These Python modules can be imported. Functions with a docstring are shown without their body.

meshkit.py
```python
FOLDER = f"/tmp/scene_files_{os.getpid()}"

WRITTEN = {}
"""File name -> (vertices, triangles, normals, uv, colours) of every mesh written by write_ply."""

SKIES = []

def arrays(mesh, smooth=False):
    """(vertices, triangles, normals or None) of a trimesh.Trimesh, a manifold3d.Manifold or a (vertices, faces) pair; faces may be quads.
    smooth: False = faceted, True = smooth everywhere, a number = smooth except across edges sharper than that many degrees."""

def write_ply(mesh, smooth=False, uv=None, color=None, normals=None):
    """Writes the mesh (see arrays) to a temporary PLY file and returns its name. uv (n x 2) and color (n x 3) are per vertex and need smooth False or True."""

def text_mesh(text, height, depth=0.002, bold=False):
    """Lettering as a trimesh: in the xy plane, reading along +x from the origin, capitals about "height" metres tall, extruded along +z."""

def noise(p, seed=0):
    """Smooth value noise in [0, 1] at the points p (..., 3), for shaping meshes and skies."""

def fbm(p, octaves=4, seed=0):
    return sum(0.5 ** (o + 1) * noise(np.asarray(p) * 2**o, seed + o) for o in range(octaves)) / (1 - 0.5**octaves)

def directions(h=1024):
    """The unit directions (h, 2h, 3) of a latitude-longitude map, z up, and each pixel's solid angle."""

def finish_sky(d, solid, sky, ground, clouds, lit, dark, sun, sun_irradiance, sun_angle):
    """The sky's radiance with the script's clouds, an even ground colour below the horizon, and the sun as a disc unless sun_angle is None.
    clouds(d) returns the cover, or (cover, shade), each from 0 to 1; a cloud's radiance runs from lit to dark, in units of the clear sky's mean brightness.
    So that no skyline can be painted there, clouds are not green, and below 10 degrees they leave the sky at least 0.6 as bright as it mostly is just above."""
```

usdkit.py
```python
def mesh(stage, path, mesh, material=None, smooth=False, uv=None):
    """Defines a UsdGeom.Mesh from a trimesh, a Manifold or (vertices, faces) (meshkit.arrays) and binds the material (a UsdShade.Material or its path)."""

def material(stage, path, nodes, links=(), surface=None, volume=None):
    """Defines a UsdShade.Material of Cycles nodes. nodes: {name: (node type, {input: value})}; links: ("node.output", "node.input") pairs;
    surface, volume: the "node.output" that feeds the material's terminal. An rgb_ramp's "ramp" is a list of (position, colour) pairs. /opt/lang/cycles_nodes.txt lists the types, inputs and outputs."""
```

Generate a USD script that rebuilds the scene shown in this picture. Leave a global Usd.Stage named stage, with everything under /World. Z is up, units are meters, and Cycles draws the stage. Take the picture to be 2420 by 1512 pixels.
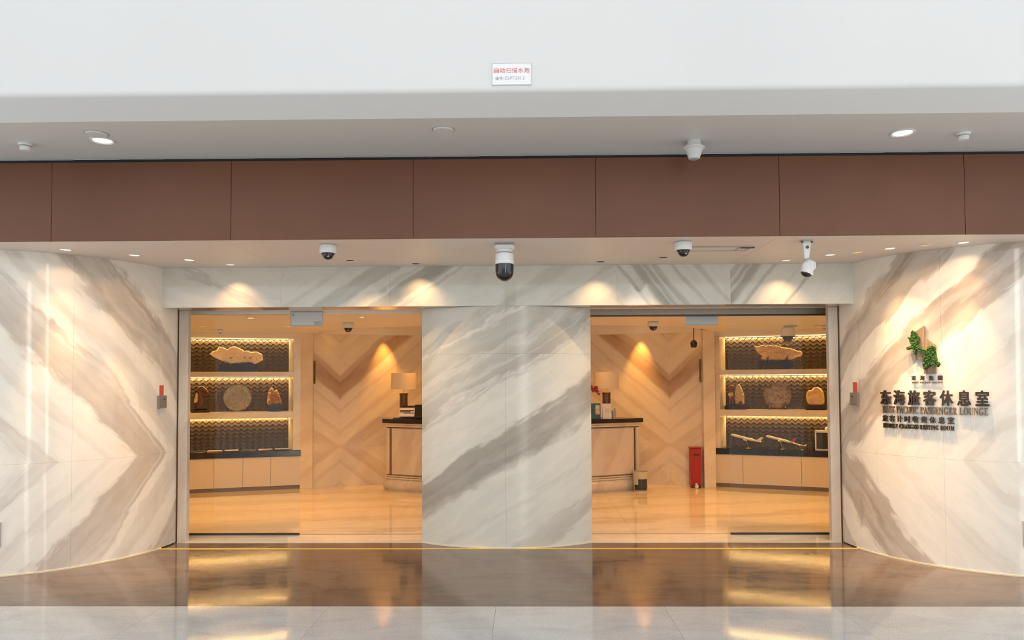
import math, glob, random
import numpy as np, trimesh, usdkit, meshkit
import manifold3d as m3
from manifold3d import Manifold, CrossSection
from shapely.geometry import Polygon, Point, box as sbox
from shapely import affinity, union_all, contains_xy, box as vbox
from pxr import Usd, UsdGeom, UsdLux, UsdShade, Gf, Sdf

stage = Usd.Stage.CreateInMemory()
UsdGeom.SetStageUpAxis(stage, "Z"); UsdGeom.SetStageMetersPerUnit(stage, 1.0)
UsdGeom.Xform.Define(stage, "/World"); UsdGeom.Scope.Define(stage, "/World/Looks")
LOOKS = "/World/Looks/"
rng = np.random.RandomState(7); random.seed(7)

# ---------------------------------------------------------------- camera
FPX, PW, PH = 1750.0, 2420.0, 1512.0
YAW, PITCH, ROLL, SHIFT = 0.0161857, 0.0321266, -0.00444463, 92.385
CAM = np.array([0.18, 0.0, 1.6])
cy, sy, cp, sp, cr, sr = math.cos(YAW), math.sin(YAW), math.cos(PITCH), math.sin(PITCH), math.cos(ROLL), math.sin(ROLL)
fw = np.array([-sy * cp, cy * cp, sp]); rt = np.array([cy, sy, 0.0]); up = np.cross(rt, fw)
r2, u2 = cr * rt + sr * up, -sr * rt + cr * up
cam = UsdGeom.Camera.Define(stage, "/World/camera")
HA = 36.0
cam.CreateHorizontalApertureAttr(HA); cam.CreateVerticalApertureAttr(HA * PH / PW)
cam.CreateFocalLengthAttr(FPX / PW * HA); cam.CreateVerticalApertureOffsetAttr(SHIFT / PW * HA)
cam.CreateClippingRangeAttr(Gf.Vec2f(0.05, 200.0))
cam.AddTransformOp().Set(Gf.Matrix4d(*r2, 0, *u2, 0, *(-fw), 0, *CAM, 1))
cam.CreateExposureAttr(0.0)

# ---------------------------------------------------------------- lights
SKY = 0.475                       # overcast daylight falling through the glazed hall roof
WARM = (1.0, 0.62, 0.29)        # recess downlights
AMBER = (1.0, 0.435, 0.078)       # lounge lamps
GOLD = (1.0, 0.60, 0.20)        # shelf strips
E_RECESS, E_LOUNGE, E_BACK, E_STRIP, E_COVE = 20.0, 17.0, 34.0, 140.0, 24.0

dome = UsdLux.DomeLight.Define(stage, "/World/sky")
dome.CreateIntensityAttr(SKY); dome.CreateColorAttr(Gf.Vec3f(0.97, 1.0, 1.02))

def aim(prim, pos, direction):
    d = np.asarray(direction, float); d /= np.linalg.norm(d)
    z = -d; x = np.cross([0, 1, 0] if abs(z[1]) < 0.9 else [1, 0, 0], z); x /= np.linalg.norm(x); y = np.cross(z, x)
    UsdGeom.Xformable(prim).AddTransformOp().Set(Gf.Matrix4d(*x, 0, *y, 0, *z, 0, *map(float, pos), 1))

UsdGeom.Scope.Define(stage, "/World/lights")
n_light = [0]
def spot(pos, direction, power, color, angle, soft=0.5, radius=0.02):
    n_light[0] += 1
    l = UsdLux.SphereLight.Define(stage, f"/World/lights/spot_{n_light[0]:03d}")
    l.CreateRadiusAttr(radius); l.CreateIntensityAttr(power / (4 * math.pi * radius ** 2) ); l.CreateColorAttr(Gf.Vec3f(*color))
    s = UsdLux.ShapingAPI.Apply(l.GetPrim()); s.CreateShapingConeAngleAttr(angle); s.CreateShapingConeSoftnessAttr(soft)
    aim(l, pos, direction)
def rect(pos, direction, w, h, intensity, color, xaxis=None):
    n_light[0] += 1
    l = UsdLux.RectLight.Define(stage, f"/World/lights/strip_{n_light[0]:03d}")
    l.CreateWidthAttr(w); l.CreateHeightAttr(h); l.CreateIntensityAttr(intensity); l.CreateColorAttr(Gf.Vec3f(*color))
    if xaxis is None:
        aim(l, pos, direction)
    else:
        z = -np.asarray(direction, float); z /= np.linalg.norm(z); x = np.asarray(xaxis, float); x /= np.linalg.norm(x)
        z -= x * (z @ x); z /= np.linalg.norm(z); y = np.cross(z, x)
        UsdGeom.Xformable(l).AddTransformOp().Set(Gf.Matrix4d(*x, 0, *y, 0, *z, 0, *map(float, pos), 1))

# ---------------------------------------------------------------- names and properties
used = {}
def path_for(name, parent="/World"):
    k = used.get((parent, name), 0); used[(parent, name)] = k + 1
    return f"{parent}/{name}" + (f"_{k:03d}" if k else "")
def tag(prim, label=None, cat=None, group=None, kind=None):
    prim = prim.GetPrim() if hasattr(prim, "GetPrim") else prim
    for k, v in (("label", label), ("category", cat), ("group", group), ("kind", kind)):
        if v: prim.SetCustomDataByKey(k, v)
    return prim
def P(o): return str(o.GetPath())
def thing(name, label, cat, loc=(0, 0, 0), group=None, kind=None):
    x = UsdGeom.Xform.Define(stage, path_for(name)); x.AddTranslateOp().Set(Gf.Vec3d(*map(float, loc)))
    tag(x, label, cat, group, kind); x.origin = np.array(loc, float)
    return x
def obj(name, mesh, mat, parent=None, smooth=False, uv=None, label=None, origin=None, kind=None):
    """one Mesh prim; with a parent (a thing) the mesh is given in world coordinates and moved into the thing's frame"""
    par = P(parent) if parent is not None else "/World"
    if hasattr(mesh, "to_mesh"):
        mm = mesh.to_mesh(); mesh = (np.array(mm.vert_properties[:, :3]), np.array(mm.tri_verts))
    elif hasattr(mesh, "vertices"):
        mesh = (np.array(mesh.vertices), np.array(mesh.faces))
    v, f = np.array(mesh[0], float), np.array(mesh[1])
    o = ORIGIN.get(par, np.zeros(3)) if parent is not None else np.zeros(3)
    v = v - o
    pth = path_for(name, par)
    if parent is not None: ORIGIN[pth] = o
    if uv is not None or smooth is True or smooth is False:
        m = usdkit.mesh(stage, pth, (v, f), mat, smooth=smooth, uv=uv)
    else:
        m = usdkit.mesh(stage, pth, trimesh.Trimesh(v, tri(f), process=True), mat, smooth=smooth)
    if label or kind: tag(m, label, None, None, kind)
    return m
def tri(f):
    f = np.asarray(f)
    return np.vstack([f[:, [0, 1, 2]], f[:, [0, 2, 3]]]) if f.shape[1] == 4 else f
ORIGIN = {}
_thing = thing
def thing(*a, **k):
    x = _thing(*a, **k); loc = k.get("loc", a[3] if len(a) > 3 else (0, 0, 0)); ORIGIN[P(x)] = np.array(loc, float); return x
def struct(name, kind="structure"):
    x = UsdGeom.Xform.Define(stage, path_for(name)); tag(x, kind=kind); ORIGIN[P(x)] = np.zeros(3); return x

# ---------------------------------------------------------------- mesh helpers
def mesh_of(m):
    if hasattr(m, "to_mesh"):
        mm = m.to_mesh(); return np.array(mm.vert_properties[:, :3], float), np.array(mm.tri_verts)
    if hasattr(m, "vertices"): return np.array(m.vertices, float), np.array(m.faces)
    return np.array(m[0], float), tri(m[1])
def join(*ms):
    vs, fs, n = [], [], 0
    for m in ms:
        v, f = mesh_of(m); vs.append(v); fs.append(f + n); n += len(v)
    return np.vstack(vs), np.vstack(fs)
def bx(x0, x1, y0, y1, z0, z1, r=0.0):
    x0, x1 = min(x0, x1), max(x0, x1); y0, y1 = min(y0, y1), max(y0, y1); z0, z1 = min(z0, z1), max(z0, z1)
    if r <= 0:
        m = trimesh.creation.box([x1 - x0, y1 - y0, z1 - z0]); m.apply_translation([(x0 + x1) / 2, (y0 + y1) / 2, (z0 + z1) / 2]); return mesh_of(m)
    r = min(r, (x1 - x0) * .49, (y1 - y0) * .49, (z1 - z0) * .49); pts = []
    for a, X in ((1, (x0, x1)), (-1, (x0, x1))): pass
    for i in (0, 1):
        for j in (0, 1):
            for k in (0, 1):
                p = np.array([(x0, x1)[i], (y0, y1)[j], (z0, z1)[k]]); s = np.array([1 - 2 * i, 1 - 2 * j, 1 - 2 * k]) * r
                for ax in range(3):
                    q = p + s; q[ax] = p[ax]; pts.append(q)
    return mesh_of(Manifold.hull_points(np.array(pts)))
def xf(m, M=None, t=(0, 0, 0)):
    v, f = mesh_of(m)
    if M is not None:
        M = np.asarray(M, float); v = v @ M.T
        if np.linalg.det(M) < 0: f = f[:, ::-1]
    return v + np.asarray(t, float), f
def rotz(a): c, s = math.cos(a), math.sin(a); return np.array([[c, -s, 0], [s, c, 0], [0, 0, 1.0]])
def rotx(a): c, s = math.cos(a), math.sin(a); return np.array([[1.0, 0, 0], [0, c, -s], [0, s, c]])
def roty(a): c, s = math.cos(a), math.sin(a); return np.array([[c, 0, s], [0, 1.0, 0], [-s, 0, c]])
def lathe(profile, n=32, center=(0, 0, 0)):
    """profile: (radius, z) from bottom to top, closed at the axis by the caller"""
    pr = np.array(profile, float); a = np.arange(n) * 2 * np.pi / n
    v = np.stack([pr[:, 0, None] * np.cos(a), pr[:, 0, None] * np.sin(a), np.repeat(pr[:, 1, None], n, 1)], -1).reshape(-1, 3)
    i, j = np.meshgrid(np.arange(len(pr) - 1), np.arange(n), indexing="ij")
    q = np.stack([i * n + j, i * n + (j + 1) % n, (i + 1) * n + (j + 1) % n, (i + 1) * n + j], -1).reshape(-1, 4)
    m = trimesh.Trimesh(v + np.array(center), tri(q), process=True); m.update_faces(m.nondegenerate_faces())
    return mesh_of(m)
def tube(points, radii, n=10, caps=True):
    p = np.array(points, float); r = np.broadcast_to(np.asarray(radii, float), (len(p),))
    t = np.gradient(p, axis=0); t /= np.linalg.norm(t, axis=1, keepdims=True)
    a = np.cross(t, np.where(np.abs(t[:, 2:]) < .9, [0, 0, 1.0], [1.0, 0, 0])); a /= np.linalg.norm(a, axis=1, keepdims=True); b = np.cross(t, a)
    g = np.arange(n) * 2 * np.pi / n
    v = (p[:, None] + r[:, None, None] * (np.cos(g)[None, :, None] * a[:, None] + np.sin(g)[None, :, None] * b[:, None])).reshape(-1, 3)
    i, j = np.meshgrid(np.arange(len(p) - 1), np.arange(n), indexing="ij")
    q = tri(np.stack([i * n + j, i * n + (j + 1) % n, (i + 1) * n + (j + 1) % n, (i + 1) * n + j], -1).reshape(-1, 4))
    if caps:
        c0, c1 = len(v), len(v) + 1; v = np.vstack([v, p[:1], p[-1:]]); L = (len(p) - 1) * n
        q = np.vstack([q] + [[[c0, (k + 1) % n, k]] for k in range(n)] + [[[c1, L + k, L + (k + 1) % n]] for k in range(n)])
    return v, q
def extrude(poly, depth):
    gs = getattr(poly, "geoms", [poly])
    return join(*[trimesh.creation.extrude_polygon(g, depth, engine="earcut") for g in gs if g.area > 1e-9])
def sphere(c, r, s=2, scale=(1, 1, 1)):
    m = trimesh.creation.icosphere(s, 1.0); return np.array(m.vertices) * np.array(scale) * r + np.array(c), np.array(m.faces)
def puff(poly, thick, step, noise_amp=0.0, seed=0, freq=20.0, power=0.5):
    """an outline swelled to a rounded body: (x, z) outline, depth along y, both sides"""
    from scipy.spatial import Delaunay
    poly = poly.buffer(0); b = poly.bounds
    ring = poly.exterior; n = max(int(ring.length / step), 12)
    edge = np.array([ring.interpolate(k / n, normalized=True).coords[0] for k in range(n)])
    gx, gz = np.meshgrid(np.arange(b[0], b[2], step), np.arange(b[1], b[3], step))
    g = np.c_[gx.ravel(), gz.ravel()]; ok = contains_xy(poly.buffer(-step * .5), g[:, 0], g[:, 1]); g = g[ok]
    pts = np.vstack([edge, g]); tr = Delaunay(pts).simplices; c = pts[tr].mean(1); tr = tr[contains_xy(poly, c[:, 0], c[:, 1])]
    d = np.array([ring.distance(Point(p)) for p in pts]); d[: len(edge)] = 0
    R = max(d.max(), 1e-6); h = thick * np.clip(2 * d / R - (d / R) ** 2, 0, 1) ** power
    if noise_amp:
        h = h * (1 + noise_amp * (meshkit.fbm(np.c_[pts[:, 0] * freq, np.zeros(len(pts)), pts[:, 1] * freq], 3, seed) - .5) * 2)
    m = len(pts); a = np.c_[pts[:, 0], -h, pts[:, 1]]; bb = np.c_[pts[:, 0], h, pts[:, 1]]
    e1, e2 = pts[tr[:, 1]] - pts[tr[:, 0]], pts[tr[:, 2]] - pts[tr[:, 0]]
    flip = e1[:, 0] * e2[:, 1] - e1[:, 1] * e2[:, 0] < 0; tr[flip] = tr[flip][:, ::-1]
    idx = np.arange(m) + m; idx[: len(edge)] = np.arange(len(edge))
    v = np.vstack([a, bb]); f = np.vstack([tr, idx[tr][:, ::-1]])
    return v, f
def smooth_poly(pts, it=2):
    p = np.array(pts, float)
    for _ in range(it):
        q = np.roll(p, -1, 0); p = np.stack([.75 * p + .25 * q, .25 * p + .75 * q], 1).reshape(-1, 2)
    return Polygon(p)
FONTS = {}
def glyphs(text, height, font="Noto Sans CJK Regular", ref=None, grow=0.0):
    """lettering as a shapely outline; height: the height in metres of "ref" (or of the text itself)"""
    from PIL import Image, ImageDraw, ImageFont
    fp = glob.glob(f"/opt/blender-*/*/datafiles/fonts/{font}.woff2")[0]
    ft = FONTS.setdefault(font, ImageFont.truetype(fp, 96))
    x0, y0, x1, y1 = ft.getbbox(text, anchor="ls")
    if x1 <= x0 or y1 <= y0: return None, 0
    im = Image.new("L", (x1 - x0 + 8, y1 - y0 + 8)); ImageDraw.Draw(im).text((4 - x0, 4 - y0), text, 255, ft, anchor="ls")
    on = np.pad(np.asarray(im) > 127, ((0, 0), (1, 1))).astype(np.int8)
    rows, st = np.nonzero(np.diff(on, axis=1) == 1); en = np.nonzero(np.diff(on, axis=1) == -1)[1]
    sh = union_all(vbox(st, -rows - 1, en, -rows)).buffer(.6).buffer(-.6).simplify(.7)
    rb = ft.getbbox(ref or text, anchor="ls"); s = height / (rb[3] - rb[1])
    if grow: sh = sh.buffer(grow / s)
    sh = affinity.affine_transform(sh, [s, 0, 0, s, (-4 + x0) * s, (4 - y0) * s])
    return sh, ft.getlength(text) * s
def serif(t):
    return "".join(chr(0x1D400 + ord(c) - 65) if "A" <= c <= "Z" else c for c in t)

# ---------------------------------------------------------------- materials
def lin(r, g, b): return tuple(((c / 255 / 12.92) if c / 255 <= .04045 else ((c / 255 + .055) / 1.055) ** 2.4) for c in (r, g, b))
def plain(name, color, rough=.5, metal=0.0, spec=.5, var=0.0, scale=8.0, coat=0.0, bump=0.0, extra=None):
    nodes = {"p": ("principled_bsdf", {"base_color": color, "roughness": rough, "metallic": metal, "specular_ior_level": spec, "coat_weight": coat, **(extra or {})})}
    links = []
    if var or bump:
        nodes["g"] = ("geometry", {}); nodes["n"] = ("noise_texture", {"scale": scale, "detail": 5.0, "roughness": .6}); links += [("g.position", "n.vector")]
    if var:
        c = np.array(color); nodes["r"] = ("rgb_ramp", {"ramp": [(.3, tuple(c * (1 - var))), (.7, tuple(np.minimum(c * (1 + var), 1)))]})
        links += [("n.fac", "r.fac"), ("r.color", "p.base_color")]
    if bump:
        nodes["b"] = ("bump", {"strength": bump, "distance": .01}); links += [("n.fac", "b.height"), ("b.normal", "p.normal")]
    return usdkit.material(stage, LOOKS + name, nodes, links, surface="p.BSDF")
def emit(name, color, strength):
    return usdkit.material(stage, LOOKS + name, {"e": ("emission", {"color": color, "strength": strength})}, [], surface="e.emission")
def marble(name, angle, bands, prange, base=(.80, .76, .69), dark=(.40, .345, .30), rough=.07, seed=1, warp=.16, uv=True, axes="xz", patch=.5, fine=.08, spec=.5, light=(.86, .83, .77)):
    """bands of colour running along direction "angle" in (u, v) metres: bands are (p, half width, depth of tone)"""
    r = np.random.RandomState(seed); p0, p1 = prange; pp = np.linspace(p0, p1, 220); t = np.zeros(220)
    jit = np.interp(pp, np.linspace(p0, p1, 70), r.rand(70)); jit2 = np.interp(pp, np.linspace(p0, p1, 160), r.rand(160))
    for (c, w, k) in bands: t = np.maximum(t, k * np.clip(2.6 * (1 - ((pp - c) / w) ** 2), 0, 1) * (.45 + .55 * jit) )
    t = np.clip(t + .05 * (jit - .4) * (t < .05), 0, 1); hi = np.clip((jit2 - .86) * 7, 0, 1) * (t > .2)
    B, D, L = np.array(base), np.array(dark), np.array(light)
    col = B + (D - B) * t[:, None]; col = col + (L - col) * (hi * .8)[:, None]
    ramp = [((x - p0) / (p1 - p0), tuple(c)) for x, c in zip(pp, col)]
    nodes = {"m": ("mapping", {"mapping_type": "point", "rotation": (0, 0, -angle)}), "s": ("separate_xyz", {}),
             "v1": ("combine_xyz", {"z": seed * 3.7}), "v2": ("combine_xyz", {"z": seed * 1.3}), "v3": ("combine_xyz", {"z": seed * 2.1}),
             "q1": ("math", {"math_type": "multiply", "value2": .9}), "q2": ("math", {"math_type": "multiply", "value2": 1.1}), "p1": ("math", {"math_type": "multiply", "value2": 1.5}),
             "p2": ("math", {"math_type": "multiply", "value2": 4.5}), "p3": ("math", {"math_type": "multiply", "value2": 9.0}), "q3": ("math", {"math_type": "multiply", "value2": 2.6}),
             "n1": ("noise_texture", {"scale": 1.0, "detail": 4.0, "roughness": .55}), "n2": ("noise_texture", {"scale": 1.6, "detail": 6.0, "roughness": .62, "distortion": .4}),
             "n3": ("noise_texture", {"scale": 1.0, "detail": 6.0, "roughness": .65, "distortion": .8}),
             "w1": ("math", {"math_type": "multiply_add", "value2": warp * 2.2, "value3": -warp * 1.1}), "w2": ("math", {"math_type": "multiply_add", "value2": warp * 1.8, "value3": -warp * .9}),
             "a1": ("math", {"math_type": "add"}), "a2": ("math", {"math_type": "add"}),
             "fac": ("map_range", {"from_min": p0, "from_max": p1, "to_min": 0.0, "to_max": 1.0, "clamp": True}),
             "ramp": ("rgb_ramp", {"ramp": ramp}), "patchr": ("map_range", {"from_min": .36, "from_max": .58, "to_min": 1 - patch, "to_max": 1.0, "clamp": True}),
             "mx": ("mix_color", {"blend_type": "mix", "a": tuple(B)}), "fr": ("map_range", {"from_min": .3, "from_max": .7, "to_min": 1 - fine, "to_max": 1 + fine * .6, "clamp": True}),
             "fx": ("vector_math", {"math_type": "scale"}), "p": ("principled_bsdf", {"roughness": rough, "specular_ior_level": spec})}
    links = [("m.vector", "s.vector"), ("s.x", "q1.value1"), ("s.x", "q2.value1"), ("s.x", "q3.value1"), ("s.y", "p1.value1"), ("s.y", "p2.value1"), ("s.y", "p3.value1"),
             ("q1.value", "v1.x"), ("p1.value", "v1.y"), ("q2.value", "v2.x"), ("p2.value", "v2.y"), ("q3.value", "v3.x"), ("p3.value", "v3.y"),
             ("v1.vector", "n1.vector"), ("v2.vector", "n2.vector"), ("v3.vector", "n3.vector"), ("n1.fac", "w1.value1"), ("n2.fac", "w2.value1"),
             ("w1.value", "a1.value1"), ("w2.value", "a1.value2"), ("s.y", "a2.value1"), ("a1.value", "a2.value2"), ("a2.value", "fac.value"), ("fac.result", "ramp.fac"),
             ("n1.fac", "patchr.value"), ("patchr.result", "mx.fac"), ("ramp.color", "mx.b"), ("n3.fac", "fr.value"), ("mx.result", "fx.vector1"), ("fr.result", "fx.scale"), ("fx.vector", "p.base_color")]
    if uv:
        nodes["uv"] = ("texture_coordinate", {}); links += [("uv.UV", "m.vector")]
    else:
        nodes["g"] = ("geometry", {}); nodes["gs"] = ("separate_xyz", {}); nodes["gc"] = ("combine_xyz", {})
        links += [("g.position", "gs.vector"), (f"gs.{axes[0]}", "gc.x"), (f"gs.{axes[1]}", "gc.y"), ("gc.vector", "m.vector")]
    return usdkit.material(stage, LOOKS + name, nodes, links, surface="p.BSDF")

M = {}
M["white"] = plain("white_paint", (.655, .655, .65), .6, var=.012, scale=.7)
M["soffit"] = plain("soffit_paint", (.70, .70, .68), .5, var=.02, scale=.6)
M["recess"] = plain("recess_ceiling_paint", (.78, .715, .655), .45, var=.02, scale=.8)
M["lounge_white"] = plain("lounge_ceiling_paint", (.82, .78, .72), .5)
M["brown"] = plain("brown_panel", (.158, .064, .033), .42, spec=.35, var=.10, scale=1.1)
M["black_gap"] = plain("shadow_gap_black", (.012, .012, .014), .6)
M["cam_white"] = plain("camera_white", (.78, .79, .78), .35)
M["cam_black"] = plain("camera_black_dome", (.012, .012, .014), .06, spec=.7)
M["cam_grey"] = plain("camera_grey", (.42, .43, .42), .4)
M["steel"] = plain("brushed_steel", (.50, .49, .46), .32, metal=.9)
M["rail_grey"] = plain("door_rail_grey", (.30, .28, .25), .38, metal=.5)
M["dark_metal"] = plain("dark_seal", (.03, .028, .025), .4)
M["bronze"] = plain("bronze_trim", (.16, .10, .055), .32, metal=.8)
M["brass"] = plain("yellow_floor_strip", (.85, .58, .10), .3, metal=.0)
M["foot_strip"] = plain("pale_foot_strip", (.80, .70, .50), .3)
M["cabinet"] = plain("cream_cabinet_lacquer", (.74, .66, .55), .3, var=.015, scale=1.0)
M["mortar"] = plain("stone_joint", (.50, .45, .38), .7)
M["plinth"] = plain("cabinet_plinth", (.30, .24, .18), .5)
M["black_stone"] = plain("black_polished_stone", (.014, .012, .012), .12, var=.3, scale=40)
M["dark_wood"] = plain("dark_rosewood", (.022, .012, .008), .35, var=.3, scale=30)
M["chevron"] = plain("dark_relief_tile", (.075, .053, .035), .30, spec=.6)
M["red"] = plain("red_lacquer", (.36, .012, .010), .35)
M["red_sticker"] = plain("red_sticker", (.62, .10, .06), .5)
M["plate_grey"] = plain("reader_taupe", (.30, .26, .21), .4, metal=.3)
M["ink"] = plain("dark_letter_metal", (.045, .033, .026), .35, metal=.3)
M["ink_thin"] = plain("bronze_letter_metal", (.20, .135, .085), .35, metal=.3)
M["slat"] = plain("tan_slat", (.36, .25, .16), .5)
M["moss"] = plain("green_moss", (.032, .105, .014), .8, var=.55, scale=60, bump=.6)
M["brown_frame"] = plain("dark_brown_cabinet", (.10, .035, .022), .4)
M["card_white"] = plain("white_card", (.82, .80, .76), .5)
M["card_print"] = plain("blue_print", (.06, .065, .11), .5)
M["teal"] = plain("teal_print", (.03, .12, .13), .4, var=.5, scale=30)
M["shade"] = plain("lamp_shade_linen", (.85, .74, .58), .8)
M["lens_on"] = emit("downlight_lens_lit", (1.0, .93, .80), 5.0)
M["lens_warm"] = emit("downlight_lens_warm", (1.0, .80, .50), 3.0)
M["column_lit"] = emit("light_column_lit", (1.0, .96, .88), 7.0)
M["lens_off"] = plain("downlight_lens_unlit", (.20, .15, .12), .3)
M["led"] = emit("led_strip_lit", (1.0, .62, .22), 5.0)
M["text_red"] = plain("red_print", (.62, .16, .17), .5)
M["text_grey"] = plain("grey_print", (.38, .37, .38), .5)
M["sign_edge"] = plain("sign_grey_edge", (.52, .54, .56), .5)
M["sign_face"] = plain("sign_face", (.78, .79, .80), .5)
M["notice"] = plain("notice_face", (.62, .65, .66), .5)
M["notice_patch"] = plain("notice_grey_patch", (.44, .46, .44), .5)
M["green_dot"] = plain("green_print", (.03, .22, .15), .5)
M["petal"] = plain("red_petal", (.33, .012, .02), .5)
M["stem"] = plain("plant_stem", (.10, .13, .04), .6)
M["jade"] = plain("pale_jade", (.94, .82, .56), .25, var=.06, scale=14, extra={"subsurface_weight": .15, "subsurface_scale": .02})
M["jade_orange"] = plain("orange_jade", (.80, .55, .27), .25, var=.22, scale=12)
M["amber_stone"] = plain("amber_stone", (.55, .33, .13), .3, var=.55, scale=22)
M["red_stone"] = plain("dark_red_stone", (.20, .055, .03), .4, var=.35, scale=25)
M["stone_mottle"] = plain("mottled_stone", (.62, .46, .27), .3, var=.45, scale=28)
M["model_white"] = plain("model_plane_white", (.82, .80, .76), .25)
M["model_red"] = plain("model_plane_tail", (.36, .07, .06), .3)
M["bin_cream"] = plain("bin_cream", (.62, .56, .42), .45)
M["bin_print"] = plain("bin_dark_print", (.035, .045, .05), .4, var=.3, scale=25)
M["hall"] = plain("hall_wall_grey", (.55, .55, .54), .6)
M["mullion"] = plain("hall_window_frame", (.25, .25, .26), .4)
M["page"] = plain("leaflet_paper", (.55, .48, .40), .45, var=.35, scale=18)
M["glass"] = usdkit.material(stage, LOOKS + "clear_door_glass", {"f": ("fresnel", {"IOR": 1.3}), "t": ("transparent_bsdf", {"color": (.965, .975, .965)}), "g": ("glossy_bsdf", {"color": (1, 1, 1), "roughness": .0}), "m": ("mix_closure", {})},
                             [("f.fac", "m.fac"), ("t.BSDF", "m.closure1"), ("g.BSDF", "m.closure2")], surface="m.closure")
D45 = math.atan(1.05)
M["marble_wall"] = marble("marble_curved_wall", D45, [(-.36, .10, .55), (.02, .05, .25), (.40, .17, .85), (.72, .08, .35), (1.12, .17, .9)], (-1.6, 1.9), seed=4, dark=(.40, .31, .245), base=(.87, .815, .725), patch=.4)
M["marble_wall_right"] = marble("marble_curved_wall_right", D45, [(-.30, .05, .2), (.12, .05, .2), (.66, .17, .95), (1.18, .16, 1.0), (-.75, .1, .4)], (-1.6, 1.9), seed=9, patch=.25, dark=(.36, .27, .205), base=(.87, .815, .725))
M["marble_pier"] = marble("marble_pier", math.atan(.58), [(-.10, .11, .55), (.86, .20, .85), (1.57, .15, .85), (1.95, .24, .5), (.30, .04, .2)], (-1.1, 2.8), seed=12, dark=(.28, .245, .20), base=(.69, .665, .585), rough=.20)
M["marble_header"] = marble("marble_header", math.radians(34), [(.366, .085, .6), (.075, .085, .95), (.2, .03, .4), (-.05, .012, .6), (-.6, .05, .3), (.62, .02, .3), (-.85, .03, .3)], (-1.6, 1.4), seed=21, dark=(.30, .285, .24), base=(.71, .70, .625), patch=.3, warp=.10)
M["marble_header_veined"] = marble("marble_header_veined", math.radians(50), [(.111, .022, .8), (.247, .04, .95), (.316, .022, .8), (.383, .034, .9), (.53, .022, .6), (.70, .022, .5), (-.195, .014, .8), (-.1, .02, .3)], (-1.4, 1.4), seed=23, dark=(.31, .29, .24), base=(.71, .70, .625), patch=.3, warp=.05)
M["marble_plain"] = marble("marble_pale", math.radians(-20), [(.2, .05, .7), (-.35, .04, .5), (.8, .03, .4)], (-2, 2), seed=30, dark=(.46, .42, .37), base=(.72, .70, .63), warp=.35)
M["marble_back"] = marble("marble_lounge_wall", math.radians(42), [(1.16, .15, 1.0), (.86, .03, .4), (.62, .03, .35), (1.50, .05, .25), (1.74, .10, .45), (.36, .10, .35), (.05, .05, .2)], (-1.2, 2.4), seed=17, dark=(.40, .245, .16), base=(.80, .73, .62), warp=.07, rough=.2, patch=.3)
M["marble_trim"] = marble("marble_trim", math.radians(62), [(k * .55, .16, .6) for k in range(-10, 14)], (-5.5, 7.5), seed=5, uv=False, dark=(.44, .35, .28), base=(.66, .585, .50))
M["marble_shelf"] = marble("marble_shelf", math.radians(35), [(k * .5, .10, .45) for k in range(-12, 12)], (-6, 6), seed=6, uv=False, dark=(.56, .45, .35), base=(.80, .73, .62), rough=.22)
M["marble_counter"] = marble("marble_counter", math.radians(68), [(k * .42 + .1, .10, .5) for k in range(-8, 9)], (-3.4, 3.8), seed=8, uv=False, dark=(.54, .42, .33), base=(.78, .70, .60), warp=.3, rough=.2)
M["marble_floor"] = marble("marble_lounge_floor", math.radians(12), [(k * .75, .16, .5) for k in range(4, 20)], (2.0, 15.5), seed=3, uv=False, axes="xy", dark=(.48, .37, .27), base=(.80, .73, .61), rough=.06, warp=.3)
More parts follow.
